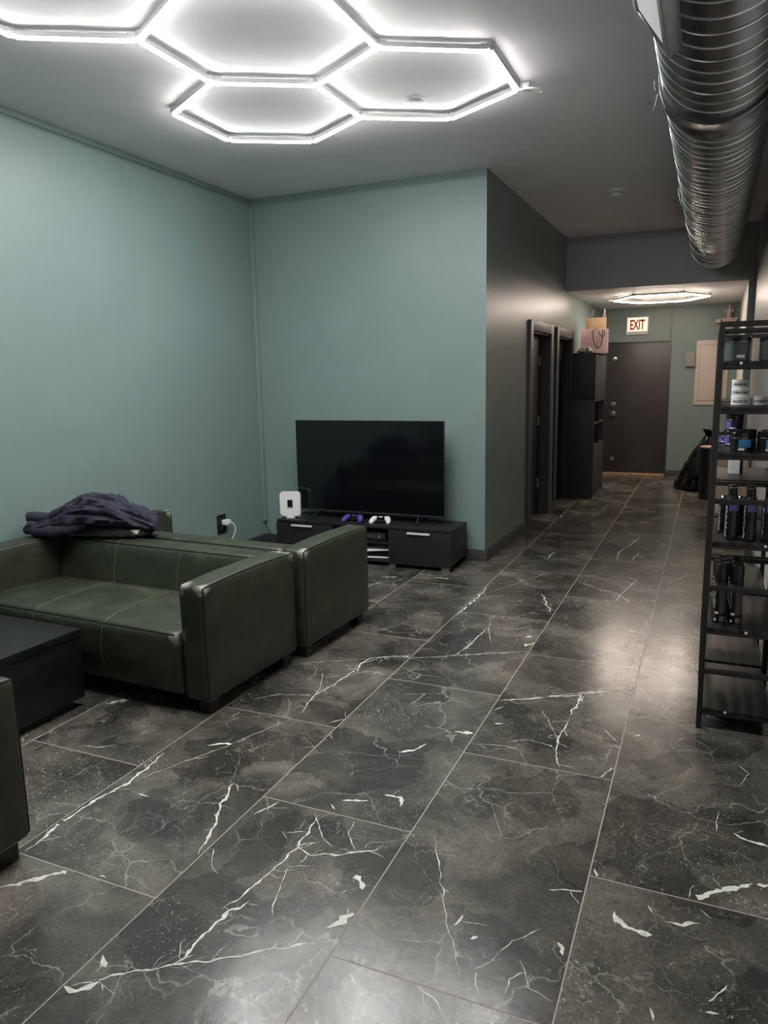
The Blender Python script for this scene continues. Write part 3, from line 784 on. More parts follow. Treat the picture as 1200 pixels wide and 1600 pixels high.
# bin bag, bin, cartons
def crumple(bm, prof, c, seg, amp, sc, seed, stretch=1.0, lean=(0, 0)):
    top = prof[-1][1]
    t = bmesh.new(); rings = []
    for r, z in prof:
        ring = []
        for i in range(seg):
            a = 2 * PI * i / seg; p = Vector((r * math.cos(a), r * math.sin(a), z))
            q = Vector((math.cos(a) * 2.2, math.sin(a) * 2.2, z * sc * .16 * stretch)) * 1.6 + Vector((seed, 0, 0))
            n_ = 1 - abs(noise.noise(q)) * 2.2; m_ = 1 - abs(noise.noise(q * 2.7 + Vector((9, 3, 1)))) * 2
            k = 1 + amp * (n_ + .5 * m_ - .6) * (1 if r > .01 else 0)
            f = z / top if top else 0
            ring.append(t.verts.new((p.x * k + lean[0] * f, p.y * k + lean[1] * f, z + amp * .05 * noise.noise(q * 2))))
        rings.append(ring)
    for a_, b_ in zip(rings, rings[1:]):
        for i in range(seg):
            j = (i + 1) % seg; t.faces.new((a_[i], a_[j], b_[j], b_[i]))
    t.faces.new(rings[0][::-1]); t.faces.new(rings[-1]); merge(bm, t, Matrix.Translation(c))
tg = thing('bin_bag', 'full black plastic bin bag slumped against the back wall', 'bin bag', (-.08, 10.95, 0))
bm = bmesh.new()
crumple(bm, [(.20, .001), (.27, .006), (.295, .03), (.29, .08), (.27, .15), (.245, .24), (.215, .34), (.18, .44), (.145, .53), (.11, .61), (.075, .68), (.05, .73)], (0, 0, 0), 96, .24, 9, 4.2, 2.6, (.10, 0))
finish(bm, 'sack', M['bag'], tg, 25)
bm = bmesh.new(); crumple(bm, [(.036, .70), (.03, .73), (.045, .77), (.07, .81), (.06, .82)], (.095, 0, 0), 40, .5, 6, 1.2, 2); finish(bm, 'gathered_neck', M['bag'], tg, 25)
tb_ = thing('waste_bin', 'black cylindrical bin with brown lid standing before the bin bag', 'bin', (.055, 10.15, 0))
simple('drum', M['blackplastic'], lambda b: lathe(b, [(0, .0), (.12, .0), (.128, .01), (.14, .62), (.145, .63), (.145, .645), (0, .645)], seg=36), tb_)
simple('lid', M['carton'], lambda b: lathe(b, [(0, .645), (.138, .645), (.138, .66), (.13, .664), (0, .664)], seg=36), tb_)
ct = thing('carton', 'brown cardboard carton on the floor behind the metal shelves', 'carton', (.19, 8.2, 0))
B('box_body', M['carton'], -.13, .15, -.3, .3, 0, .86, ct, .004); B('flap', M['carton'], -.13, .008, -.3, .3, .861, .866, ct); B('flap', M['carton'], .012, .15, -.3, .3, .861, .866, ct); B('packing_tape', M['oak'], -.02, .04, -.301, .301, .8665, .8675, ct)

# ------------------------------------------------------------------ tall cabinet with bags on top
CX0, CX1, CY0, CY1, CZ = -1.628, -1.335, 9.70, 10.68, 1.848
tc_ = thing('tall_cabinet', 'tall charcoal storage cabinet with open cubbies against the hall wall', 'cabinet', ((CX0 + CX1) / 2, (CY0 + CY1) / 2, 0))
w2, d2 = (CX1 - CX0) / 2, (CY1 - CY0) / 2
bm = bmesh.new()
box(bm, -w2, w2, -d2, -d2 + .02, 0, 1.262, .002); box(bm, -w2, w2, d2 - .02, d2, 0, CZ, .002); box(bm, -w2, w2, -d2, -d2 + .02, 1.268, CZ, .002)
box(bm, -w2, -w2 + .012, -d2 + .02, d2 - .02, .06, CZ - .02); box(bm, -w2, w2, -d2 + .02, d2 - .02, CZ - .02, CZ); box(bm, -w2, w2 - .02, -d2 + .02, d2 - .02, .06, .08)
box(bm, -w2, w2, -d2 + .02, d2 - .02, 1.24, 1.262); box(bm, -w2, w2, -d2 + .02, d2 - .02, .66, .68)
finish(bm, 'carcass', M['cabinet'], tc_)
B('plinth', M['cabinet'], -w2 + .01, w2 - .012, -d2 + .02, d2 - .02, 0, .06, tc_)
B('cubby_shelf', M['cabinet'], -w2 + .012, w2 - .006, -d2 + .02, d2 - .02, .945, .963, tc_)
B('cubby_divider', M['cabinet'], -w2 + .012, w2 - .006, -.01, .01, .68, 1.24, tc_)
for a, b_ in ((-d2 + .022, -.002), (.002, d2 - .022)):
    for z0_, z1_ in ((.085, .656), (1.266, CZ - .004)):
        dr = B('cabinet_door', M['cabinet'], w2 - .018, w2, a, b_, z0_, z1_, tc_, .002)
cab = Vector(((CX0 + CX1) / 2, (CY0 + CY1) / 2, 0))
bl = thing('striped_ball', 'small purple and white striped ball in the lower cubby of the tall cabinet', 'ball', (CX1 - .075, CY0 + .09, .681))
bm = bmesh.new()
pr_ = [(.062 * math.sin(PI * i / 16), .062 - .062 * math.cos(PI * i / 16)) for i in range(17)]
for i in range(16): lathe(bm, pr_[i:i + 2], seg=24, mi=(1 if i % 4 == 1 else 0))
bmesh.ops.remove_doubles(bm, verts=bm.verts, dist=1e-5); bmesh.ops.scale(bm, vec=(1, 1, 1.15), verts=bm.verts)
finish(bm, 'ball_skin', None, bl, 60, [M['purple'], M['white']])
tag(simple('small_bottle', M['white'], lambda b: lathe(b, [(0, 0), (.018, 0), (.018, .05), (.009, .06), (.009, .075), (0, .075)], (CX1 - .05, CY0 + .06, .9635), 14)), 'tiny white bottle in the upper cubby of the tall cabinet', 'bottle')

def paper_bag(name, label, loc, rz, w_, d_, h_, mat, handle, hmat):
    r = thing(name, label, 'paper bag', loc, rz)
    bm = bmesh.new(); t = bmesh.new(); n = 6
    def ring(z, k, pinch):
        pts = []
        for (x, y) in ((-w_ / 2, -d_ / 2), (0, -d_ / 2), (w_ / 2, -d_ / 2), (w_ / 2 - pinch, 0), (w_ / 2, d_ / 2), (0, d_ / 2), (-w_ / 2, d_ / 2), (-w_ / 2 + pinch, 0)):
            pts.append((x * k, y * k, z))
        return [t.verts.new(p) for p in pts]
    rs = [ring(h_ * i / n, 1.0, .0 + .035 * (i / n) ** 2) for i in range(n + 1)]
    for a_, b_ in zip(rs, rs[1:]):
        for i in range(8): t.faces.new((a_[i], a_[(i + 1) % 8], b_[(i + 1) % 8], b_[i]))
    t.faces.new(rs[0][::-1])
    bmesh.ops.solidify(t, geom=list(t.faces), thickness=.0015); merge(bm, t)
    finish(bm, 'bag_body', mat, r, 20)
    for pts, rad in handle:
        bm = bmesh.new(); tube(bm, spline(pts, 6), rad, 6); finish(bm, 'bag_handle', hmat, r)
    return r
zt = CZ + .002
paper_bag('paper_bag', 'pink striped paper gift bag with black ribbon handles on the cabinet', (-1.40, 9.98, zt), .55, .30, .17, .30, M['pink'],
          [([(-.06, -.088, .285), (-.065, -.10, .22), (-.055, -.10, .14), (.0, -.10, .06), (.045, -.10, .10), (.06, -.10, .2), (.065, -.088, .285)], .0055),
           ([(-.02, .088, .285), (.0, -.06, .305), (.03, -.10, .22), (.07, -.105, .20), (.09, -.10, .24), (.075, -.088, .29)], .005)], M['ribbon'])
paper_bag('paper_bag', 'brown kraft paper bag with rope handles behind the pink bag', (-1.42, 10.22, zt), .50, .215, .15, .455, M['kraft'],
          [([(-.085, -.07, .445), (-.075, -.072, .505), (-.065, -.06, .55), (-.06, .0, .535)], .0045), ([(.06, -.07, .445), (.075, -.072, .515), (.085, -.06, .565), (.095, -.05, .535), (.095, -.06, .445)], .0045)], M['rope'])
bm = bmesh.new(); crumple(bm, [(.045, .008), (.06, .016), (.055, .03), (.035, .05), (.015, .06)], (-1.52, 9.76, zt), 22, .55, 9, 2.2, 3); crumple(bm, [(.04, .008), (.052, .016), (.045, .035), (.03, .055), (.008, .068)], (-1.44, 9.752, zt), 20, .6, 9, 5.2, 3)
tag(finish(bm, 'crumpled_paper', M['crumple'], None, 15), 'crumpled white tissue paper in front of the pink bag', 'paper')

# ------------------------------------------------------------------ sofas
def pmap(x0, x1, y0, y1, z0, z1, r, puff, fn=None):
    h = Vector(((x1 - x0) / 2, (y1 - y0) / 2, (z1 - z0) / 2)); c = Vector(((x0 + x1) / 2, (y0 + y1) / 2, (z0 + z1) / 2))
    def f(p):
        p = Vector(p) - c; inner = Vector([max(-(h[i] - r), min(h[i] - r, p[i])) for i in range(3)]); d = p - inner
        q = inner + d.normalized() * r if d.length > 1e-9 else p.copy()
        u = Vector([max(-1, min(1, p[i] / h[i])) for i in range(3)])
        for i in range(3):
            j, k = (i + 1) % 3, (i + 2) % 3
            q[i] += puff[i] * u[i] ** 3 * (1 - u[j] ** 2) * (1 - u[k] ** 4)
        q = q + c
        return fn(q, u) if fn else q
    return f
SW, SD, SH, AW = 1.785, .77, .640, .147
def lerp_pts(pts, step=.03):
    out = []
    for a, b_ in zip(pts, pts[1:]):
        a, b_ = Vector(a), Vector(b_); n = max(1, int((b_ - a).length / step))
        out += [a.lerp(b_, i / n) for i in range(n)]
    return out + [Vector(pts[-1])]
def make_sofa(label, loc, rz):
    r = thing('sofa', label, 'sofa', loc, rz, 'green leather sofas in the lounge')
    for x0, x1 in ((0, AW), (SW - AW, SW)):
        def bow(q, u, x0=x0):
            q = q.copy(); q.z += .012 * (1 - u.y * u.y) * (1 if u.z > .5 else 0); q.x += .006 * math.sin(q.y * 9 + q.z * 5 + x0) * (1 - abs(u.x)); return q
        a = (x0, x1, 0, SD, .07, SH, .022)
        bm = bmesh.new(); pillow(bm, *a, n=12, puff=(.010, .010, .0), fn=bow); arm = finish(bm, 'arm', M['leather'], r, 60)
        f = pmap(*a, (.010, .010, .0), bow); bm = bmesh.new()
        for xe in (x0, x1):
            tube(bm, [f(p) for p in lerp_pts([(xe, 0, .09), (xe, 0, SH), (xe, SD, SH), (xe, SD, .09)])], .0042, 6)
        finish(bm, 'piping', M['piping'], arm)
    # back, leaning slightly
    def lean(q, u):
        q = q.copy()
        if u.y < 0: q.y += .055 * (q.z - .36) / .28
        return q
    a = (AW + .004, SW - AW - .004, SD - .215, SD, .08, SH - .004, .035); pf = (0, .02, .006)
    bm = bmesh.new(); pillow(bm, *a, n=14, puff=pf, fn=lean); back = finish(bm, 'backrest', M['leather'], r, 60)
    f = pmap(*a, pf, lean); y0 = SD - .215
    bm = bmesh.new(); tube(bm, [f(p) for p in lerp_pts([(AW + .03, y0, SH - .004), (SW - AW - .03, y0, SH - .004)])], .0045, 6); tube(bm, [f(p) for p in lerp_pts([(AW + .03, SD, SH - .004), (SW - AW - .03, SD, SH - .004)])], .0035, 6); finish(bm, 'piping', M['piping'], back)
    for k in (1, 2):
        xs = AW + (SW - 2 * AW) * k / 3
        bm = bmesh.new(); tube(bm, [f(p) + Vector((.02 * math.sin(p[2] * 5 + k), -.0005, .0005)) for p in lerp_pts([(xs, y0, .40), (xs, y0, SH - .004), (xs, SD, SH - .004)])], .0028, 6); finish(bm, 'seam', M['seam'], back)
    # seat
    def sag(q, u):
        q = q.copy()
        if u.z > 0: q.z -= .018 * max(0, u.y)
        if u.y < -.5: q.y += .018 * max(0, -u.z)
        return q
    a = (AW + .003, SW - AW - .003, -.028, SD - .14, .085, .405, .03); pf = (0, .024, .022)
    bm = bmesh.new(); pillow(bm, *a, n=14, puff=pf, fn=sag); seat = finish(bm, 'seat', M['leather'], r, 60)
    f = pmap(*a, pf, sag)
    bm = bmesh.new(); tube(bm, [f(p) for p in lerp_pts([(AW + .02, -.028, .405), (SW - AW - .02, -.028, .405)])], .0048, 6); finish(bm, 'piping', M['piping'], seat)
    for k in (1, 2):
        xs = AW + (SW - 2 * AW) * k / 3
        bm = bmesh.new(); tube(bm, [f(p) + Vector((.02 * math.sin(p[1] * 4 + k), -.0005, .0005)) for p in lerp_pts([(xs, SD - .21, .405), (xs, -.028, .405), (xs, -.028, .12)])], .0028, 6); finish(bm, 'seam', M['seam'], seat)
    for x in (.03, SW - .10):
        for y in (.035, SD - .105): B('leg', M['legwood'], x, x + .07, y, y + .07, 0, .085, r, .003)
    return r
make_sofa('dark green leather sofa holding the folded navy hoodie', (-3.875, 2.738, 0), math.radians(-2.5))
make_sofa('dark green leather sofa turned toward the television', (-1.985, 4.238, 0), math.radians(177.5))
make_sofa('dark green leather sofa cut by the left edge of the photo', (-2.022, 1.588, 0), math.radians(179.2))

# coffee table
tbx = thing('coffee_table', 'low black wooden box coffee table between the green sofas', 'table', (-3.30, 2.13, 0), math.radians(-1.5))
B('body', M['blackwood'], -.52, .52, -.44, .44, .045, .360, tbx, .003); B('table_top', M['blackwood'], -.525, .525, -.445, .445, .3605, .398, tbx, .003); B('plinth', M['blackmetal'], -.48, .48, -.40, .40, 0, .045, tbx)

# hoodie and cloth lying over the corner of the sofa
def cloth_loaf(bm, path, wfun, hfun, seed, base=.0, nl=90, nc=40, fold=.02, fs=26, under=.05):
    P_ = spline(path, 12); n = len(P_); t = bmesh.new(); rings = []
    for i in range(nl + 1):
        u = i / nl; p = P_[min(int(u * (n - 1)), n - 1)]; q = P_[min(int(u * (n - 1)) + 1, n - 1)]; p = p.lerp(q, u * (n - 1) - int(u * (n - 1))) if q != p else p
        d = (P_[min(int(u * (n - 1)) + 2, n - 1)] - P_[max(int(u * (n - 1)) - 2, 0)]); d.z = 0; d.normalize(); s = Vector((-d.y, d.x, 0))
        ring = []
        for k in range(nc):
            a = 2 * PI * k / nc; ca, sa = math.cos(a), math.sin(a)
            x = wfun(u) * math.copysign(abs(ca) ** .75, ca); z = (hfun(u) if sa > 0 else under) * math.copysign(abs(sa) ** .8, sa)
            v = Vector((u * 3.2, x * 9, z * 9 + seed))
            rg_ = (1 - 2 * abs(noise.noise(Vector((u * 2.4 + x * 2, (x + z * 1.6) * fs * .55 + u * 3, seed))))) * fold + noise.noise(Vector((u * 11, x * 18, seed + z * 22))) * fold * .6
            nn = (s * ca + Vector((0, 0, 1)) * sa)
            if sa < 0: rg_ *= .3
            ring.append(t.verts.new(p + s * x + Vector((0, 0, z + base)) + nn * rg_))
        rings.append(ring)
    for a_, b_ in zip(rings, rings[1:]):
        for k in range(nc): t.faces.new((a_[k], a_[(k + 1) % nc], b_[(k + 1) % nc], b_[k]))
    t.faces.new(rings[0][::-1]); t.faces.new(rings[-1]); merge(bm, t)
def bell(u, a=.55): return max(.02, math.sin(PI * min(max(u, .0), 1)) ** a)
ZS = .662
cl = thing('folded_trousers', 'grey olive cloth folded on the sofa back under the hoodie', 'clothes', (-3.45, 3.43, ZS))
bm = bmesh.new(); cloth_loaf(bm, [(-.28, -.05, 0), (-.05, .0, 0), (.2, .045, 0), (.33, .07, 0)], lambda u: .115 * bell(u, .35), lambda u: .060 * bell(u, .4), 3.0, .0, fold=.008, under=.006); finish(bm, 'cloth', M['olive'], cl, 60)
bm = bmesh.new(); box(bm, .27, .315, -.035, .0, .012, .036, .003); finish(bm, 'white_tag', M['white'], cl)
hd = thing('hoodie', 'crumpled navy fleece hoodie piled on the sofa corner', 'clothes', (-3.50, 3.40, ZS + .03))
bm = bmesh.new(); cloth_loaf(bm, [(-.33, -.16, -.02), (-.20, -.06, .0), (-.05, .0, .03), (.15, .05, .035), (.30, .09, .02), (.42, .12, -.0)], lambda u: (.15 - .045 * u) * bell(u, .3), lambda u: (.060 + .075 * bell(u, 1.1)) * bell(u, .5), 1.7, .02, nl=170, nc=72, fold=.026, fs=44, under=.03); body = finish(bm, 'torso', M['navy'], hd, 60)
bm = bmesh.new(); tube(bm, spline([(-.31, -.20, .035), (-.22, -.15, .03), (-.10, -.11, .055), (.05, -.07, .105), (.22, -.01, .085), (.36, .05, .035)], 8), .030, 14, rfun=lambda u: .75 + .35 * math.sin(PI * u) + .12 * math.sin(u * 37)); finish(bm, 'sleeve', M['navy'], hd, 60)
bm = bmesh.new(); tube(bm, spline([(-.33, -.19, .005), (-.24, -.19, -.0), (-.13, -.165, .0), (-.02, -.11, .02), (.04, -.05, .05)], 8), .036, 14, rfun=lambda u: .8 + .25 * math.sin(PI * u) + .1 * math.sin(u * 29 + 1)); finish(bm, 'sleeve', M['navy'], hd, 60)
bm = bmesh.new(); tube(bm, spline([(-.335, -.175, .075), (-.30, -.155, .078), (-.25, -.115, .07), (-.18, -.07, .06)], 6), .034, 12, rfun=lambda u: .55 + .45 * math.sin(PI * (u * .6 + .25))); finish(bm, 'cuff', M['navy'], hd, 60)
bm = bmesh.new(); tube(bm, spline([(-.05, -.09, .125), (.08, -.06, .137), (.22, -.01, .115), (.33, .03, .065), (.40, .06, .02)], 8), .009, 8); finish(bm, 'zip_edge', M['blackplastic'], hd, 60)
bm = bmesh.new(); box(bm, .065, .085, -.085, -.076, .142, .156, .002, mtx=None); finish(bm, 'drawstring_tip', M['white'], hd)

# ------------------------------------------------------------------ television and media unit
UX0, UX1, UY0, UY1, UZ = -3.515, -1.862, 5.585, 5.985, .350
mu = thing('media_unit', 'low black media unit with two drop doors under the television', 'cabinet', ((UX0 + UX1) / 2, (UY0 + UY1) / 2, 0))
hw2, hd2 = (UX1 - UX0) / 2, (UY1 - UY0) / 2; N0, N1 = -2.955 - (UX0 + UX1) / 2, -2.422 - (UX0 + UX1) / 2
B('top_panel', M['unit'], -hw2, hw2, -hd2, hd2, UZ - .022, UZ, mu, .001)
bm = bmesh.new()
box(bm, -hw2, -hw2 + .018, -hd2 + .001, hd2, .035, UZ - .022); box(bm, hw2 - .018, hw2, -hd2 + .001, hd2, .035, UZ - .022)
box(bm, N0 - .018, N0, -hd2 + .001, hd2, .035, UZ - .022); box(bm, N1, N1 + .018, -hd2 + .001, hd2, .035, UZ - .022)
box(bm, -hw2, hw2, -hd2 + .001, hd2, .035, .053); box(bm, -hw2, hw2, hd2 - .006, hd2, .053, UZ - .022)
finish(bm, 'carcass', M['unit'], mu)
B('niche_shelf', M['unit'], N0, N1, -hd2 + .004, hd2 - .006, .192, .208, mu)
for a, b_, h0, h1 in ((-hw2, N0 - .002, -3.352, -3.150), (N1 + .002, hw2, -2.246, -2.045)):
    dr = B('drop_door', M['unit'], a + .001, b_ - .001, -hd2 - .017, -hd2, .034, UZ - .026, mu, .001)
    cx_ = (UX0 + UX1) / 2; B('handle', M['alu'], h0 - cx_, h1 - cx_, -hd2 - .036, -hd2 - .017, .300, .315, dr, .003)
for x in (-hw2 + .04, N0 - .05, N1 + .0, hw2 - .09):
    for y in (-hd2 - .005, hd2 - .06): B('foot', M['chrome'], x, x + .06, y, y + .04, 0, .035, mu, .002)

tv = thing('television', 'large flat black television standing on the media unit', 'television', (-2.705, 5.80, UZ))
B('cabinet_back', M['blackplastic'], -.66, .66, .012, .055, .16, .78, tv, .012)
B('bezel', M['blackplastic'], -.705, .705, -.004, .022, .058, .872, tv, .003)
B('screen', M['screen'], -.700, .700, -.0062, -.0042, .072, .867, tv)
B('chin_strip', M['recv'], -.700, .700, -.0064, -.0042, .059, .0715, tv)
for s in (-1, 1):
    bm = bmesh.new()
    tube(bm, [(s * .47, .01, .075), (s * .50, -.12, .0095)], .008, 8); tube(bm, [(s * .47, .01, .075), (s * .50, .13, .0095)], .008, 8); box(bm, s * .47 - .02, s * .47 + .02, -.002, .02, .05, .09, .003)
    finish(bm, 'stand_leg', M['blackplastic'], tv)

# router with its cable
rt = thing('router', 'white upright router with a small dark window on the media unit', 'router', (-3.425, 5.68, UZ + .0005), math.radians(18))
bm = bmesh.new()
def rr_poly(w_, h_, r_, n=6):
    pts = []
    for cx_, cy_, a0 in ((w_ - r_, h_ - r_, 0), (-w_ + r_, h_ - r_, PI / 2), (-w_ + r_, -h_ + r_, PI), (w_ - r_, -h_ + r_, 1.5 * PI)):
        pts += [(cx_ + r_ * math.cos(a0 + PI / 2 * i / n), cy_ + r_ * math.sin(a0 + PI / 2 * i / n)) for i in range(n + 1)]
    return pts
UPR = Matrix.Rotation(PI / 2, 4, 'X')
prism(bm, rr_poly(.093, .110, .026), -.022, .022, Matrix.Translation((0, 0, .128)) @ UPR, bev=.004); finish(bm, 'body', M['white'], rt)
bm = bmesh.new(); prism(bm, rr_poly(.024, .038, .003), .0222, .0228, Matrix.Translation((0, 0, .128)) @ UPR); wn_ = finish(bm, 'window', M['blackplastic'], rt)
for i in (-1, 0, 1): B('indicator', M['white'], i * .014 - .004, i * .014 + .004, -.0236, -.0228, .093, .100, wn_)
simple('foot', M['white'], lambda b: (box(b, -.04, .04, -.03, .03, 0, .008, .003), box(b, -.03, .03, -.018, .018, .008, .022, .002), box(b, .05, .085, .02, .06, 0, .02, .004)), rt)
bm = bmesh.new(); tube(bm, spline([(-3.47, 5.70, .358), (-3.51, 5.69, .357), (-3.535, 5.675, .345), (-3.56, 5.66, .28), (-3.565, 5.655, .20), (-3.545, 5.66, .12), (-3.53, 5.67, .07), (-3.535, 5.72, .006)], 8), .0045, 8)
tag(finish(bm, 'router_cable', M['white']), 'white cable hanging from the router over the end of the media unit', 'cable')
bm = bmesh.new(); tube(bm, spline([(-3.915, 6.012, .235), (-3.89, 6.00, .17), (-3.82, 5.97, .10), (-3.72, 5.95, .03), (-3.62, 5.97, .006), (-3.54, 6.0, .006)], 8), .005, 6)
tag(finish(bm, 'black_cable', M['blackplastic']), 'thin black cable dropping from the raceway to the media unit', 'cable')

def controller(label, loc, rz, shell, mid):
    r = thing('game_controller', label, 'controller', loc, rz, 'game controllers on the media unit')
    bm = bmesh.new()
    for s in (-1, 1):
        tube(bm, spline([(s * .040, .020, .034), (s * .056, .012, .036), (s * .068, -.018, .030), (s * .074, -.055, .018), (s * .073, -.072, .014)], 6), .021, 14, rfun=lambda u: .80 + .35 * math.sin(PI * (u * .75 + .15)) - .35 * u ** 3)
    box(bm, -.045, .045, -.012, .036, .022, .050, .008, 3); finish(bm, 'shell', shell, r, 70)
    bm = bmesh.new(); box(bm, -.030, .030, .004, .036, .0495, .0525, .002); finish(bm, 'touch_pad', shell, r)
    bm = bmesh.new(); box(bm, -.036, .036, -.018, .002, .026, .0508, .004); finish(bm, 'centre_panel', mid, r)
    for s in (-1, 1):
        bm = bmesh.new(); lathe(bm, [(0, .05), (.006, .05), (.006, .058), (.011, .060), (.011, .064), (.008, .0655), (0, .0645)], (s * .024, -.008, 0), 16); finish(bm, 'thumb_stick', mid, r, 40)
    return r
controller('purple game controller on the media unit', (-2.805, 5.705, UZ - .001), math.radians(8), M['purple'], M['blackplastic'])
controller('white game controller beside the purple one', (-2.545, 5.705, UZ - .001), math.radians(12), M['white'], M['gloss_black'])

cs = thing('game_console', 'white and black game console lying flat in the lower niche of the media unit', 'console', (-2.62, 5.74, .054), math.radians(10))
B('core', M['gloss_black'], -.155, .150, -.125, .13, .016, .062, cs, .006)
for z0_, dz in ((.004, .012), (.0625, .012)):
    bm = bmesh.new()
    def plate(q, u, up=(z0_ > .05)):
        q = q.copy(); q.z += (.014 if up else -.002) * (1 - u.y * u.y) + (.010 * u.x if up else 0); return q
    pillow(bm, -.175, .178, -.135, .14, z0_, z0_ + dz, .005, n=8, fn=plate); finish(bm, 'side_plate', M['white'], cs, 60)
bm = bmesh.new(); tube(bm, [(-.02, -.11, .083), (.02, .12, .083)], .0015, 4); finish(bm, 'plate_groove', M['blackplastic'], cs)
for x_ in (-.15, .15): B('foot', M['blackplastic'], x_ - .01, x_ + .01, -.02, .02, 0, .006, cs)
rc = thing('receiver_box', 'flat dark receiver box on the upper shelf of the media unit niche', 'receiver', (-2.64, 5.76, .2085))
B('body', M['recv'], -.17, .165, -.13, .13, .006, .070, rc, .004); B('fascia', M['recv'], -.165, .16, -.134, -.13, .012, .064, rc, .002)
for i in range(9): B('button', M['label_grey'], -.10 + i * .021, -.09 + i * .021, -.1365, -.134, .032, .042, rc)
simple('dial', M['label_grey'], lambda b: lathe(b, [(0, -.145), (.012, -.145), (.013, -.134)], (.115, 0, .038), 16, axis='Y'), rc)
for x_ in (-.14, .13): B('foot', M['blackplastic'], x_, x_ + .02, -.1, -.08, 0, .006, rc); B('foot', M['blackplastic'], x_, x_ + .02, .08, .1, 0, .006, rc)

# wall outlet with charger on the left wall
ol = thing('wall_outlet', 'black wall outlet plate on the teal wall behind the sofa', 'outlet', (XL, 5.33, .325))
B('plate', M['blackplastic'], 0, .010, -.062, .062, -.085, .085, ol, .003); B('socket', M['recv'], .010, .013, -.022, .022, .012, .05, ol, .002); B('socket', M['recv'], .010, .013, -.022, .022, -.05, -.012, ol, .002)
pc = thing('phone_charger', 'white charger block with cable plugged into the black outlet', 'charger', (XL + .013, 5.355, .340))
B('block', M['white'], 0, .055, -.032, .032, -.022, .022, pc, .005)
bm = bmesh.new(); tube(bm, spline([(.055, .01, 0), (.085, .02, -.01), (.10, .03, -.06), (.085, .02, -.12), (.06, .0, -.18), (.05, -.01, -.30)], 8), .0045, 7); finish(bm, 'cable', M['white'], pc)

# ------------------------------------------------------------------ metal shelving units on the right
PL_Z = (.100, .475, .860, 1.240, 1.430, 1.615)
BAR_Z = (.285, .665, 1.045)
def shelf_unit(label, y0, y1, planks, screws):
    x0, x1, H_, T_ = .020, .335, 1.775, .022
    r = thing('shelving_unit', label, 'shelf', ((x0 + x1) / 2, (y0 + y1) / 2, 0), 0, 'black metal shelving units on the right')
    cx_, cy_ = (x0 + x1) / 2, (y0 + y1) / 2
    X0, X1, A0, A1 = x0 - cx_, x1 - cx_, y0 - cy_, y1 - cy_
    for x in (X0, X1 - T_):
        for y in (A0, A1 - T_): B('post', M['blackmetal'], x, x + T_, y, y + T_, 0, H_, r, .002)
    for z in BAR_Z + PL_Z + (H_,):
        for y in (A0, A1 - T_):
            if z in PL_Z: B('end_bar', M['blackmetal'], X0 + T_, X1 - T_, y + .002, y + T_ - .002, z - .029, z - .0165, r, .001)
            else: B('end_bar', M['blackmetal'], X0 + T_, X1 - T_, y + .001, y + T_ - .001, z - .022, z, r, .001)
    for z in (H_,):
        for x in (X0, X1 - T_): B('side_rail', M['blackmetal'], x + .001, x + T_ - .001, A0 + T_, A1 - T_, z - .02, z, r, .001)
    for z in planks:
        p = B('plank', M['plank'], X0 + T_ + .001, X1 - T_ - .001, A0 + .003, A1 - .003, z - .016, z, r, .001)
        sx_ = dict(screws).get(z)
        if sx_ is not None:
            bm = bmesh.new(); lathe(bm, [(0, -.003), (.005, -.0025), (.006, 0), (0, 0)], (sx_ - cx_, A0 + (.003 if False else .002), z - .008), 14, axis='Y'); finish(bm, 'screw_cap', M['white'], p)
    return r
shelf_unit('black metal shelving unit nearest the camera holding hair products', 3.385, 3.975, PL_Z, ((.100, .135), (.475, .196), (.860, .246), (1.615, .108)))
shelf_unit('black metal shelving unit standing behind the nearest one', 4.005, 4.60, (.100, .475, .860, 1.045, 1.430, 1.615), ())

CAMA = -PI / 2        # angle of the side of a pot that faces the camera end
def pot(name, label, cat, loc, prof, mat, group, parts):
    r = thing(name, label, cat, loc, 0, group)
    simple('body', mat, lambda b: lathe(b, prof, seg=28), r)
    for nm, m_, fn in parts:
        bm = bmesh.new(); fn(bm); finish(bm, nm, m_, r, 40)
    return r
# large smoky jars on the top tier
def big_jar(label, x, y):
    R_ = .047
    def marks(b):
        for i in range(6): wrap_patch(b, R_ + .0009, CAMA - .1, CAMA + .75 - .07 * (i % 3), .068 - i * .0075, .070 - i * .0075, 6)
    return pot('large_jar', label, 'jar', (x, y, 1.6155), [(0, 0), (R_ - .003, 0), (R_, .003), (R_, .074), (R_ - .004, .078), (0, .078)], M['jar_smoke'], 'large jars on the top tier',
        [('lid', M['jar_black'], lambda b: lathe(b, [(0, .078), (R_ + .001, .078), (R_ + .001, .098), (R_ - .002, .101), (0, .101)], seg=28)),
         ('rim', M['silver'], lambda b: lathe(b, [(R_ + .0013, .0775), (R_ + .0016, .0785), (R_ + .0013, .0795)], seg=28)),
         ('label_panel', M['label_dark'], lambda b: wrap_patch(b, R_ + .0005, CAMA - .25, CAMA + .95, .012, .072, 10)),
         ('label_lines', M['label_grey'], marks),
         ('barcode_patch', M['label_white'], lambda b: wrap_patch(b, R_ + .0012, CAMA - .15, CAMA + .5, .014, .026, 6))])
big_jar('large smoky jar at the left end of the top tier', .098, 3.475)
big_jar('large smoky jar second from the left on the top tier', .222, 3.470)
big_jar('large smoky jar half hidden behind the left one on the top tier', .085, 3.60)
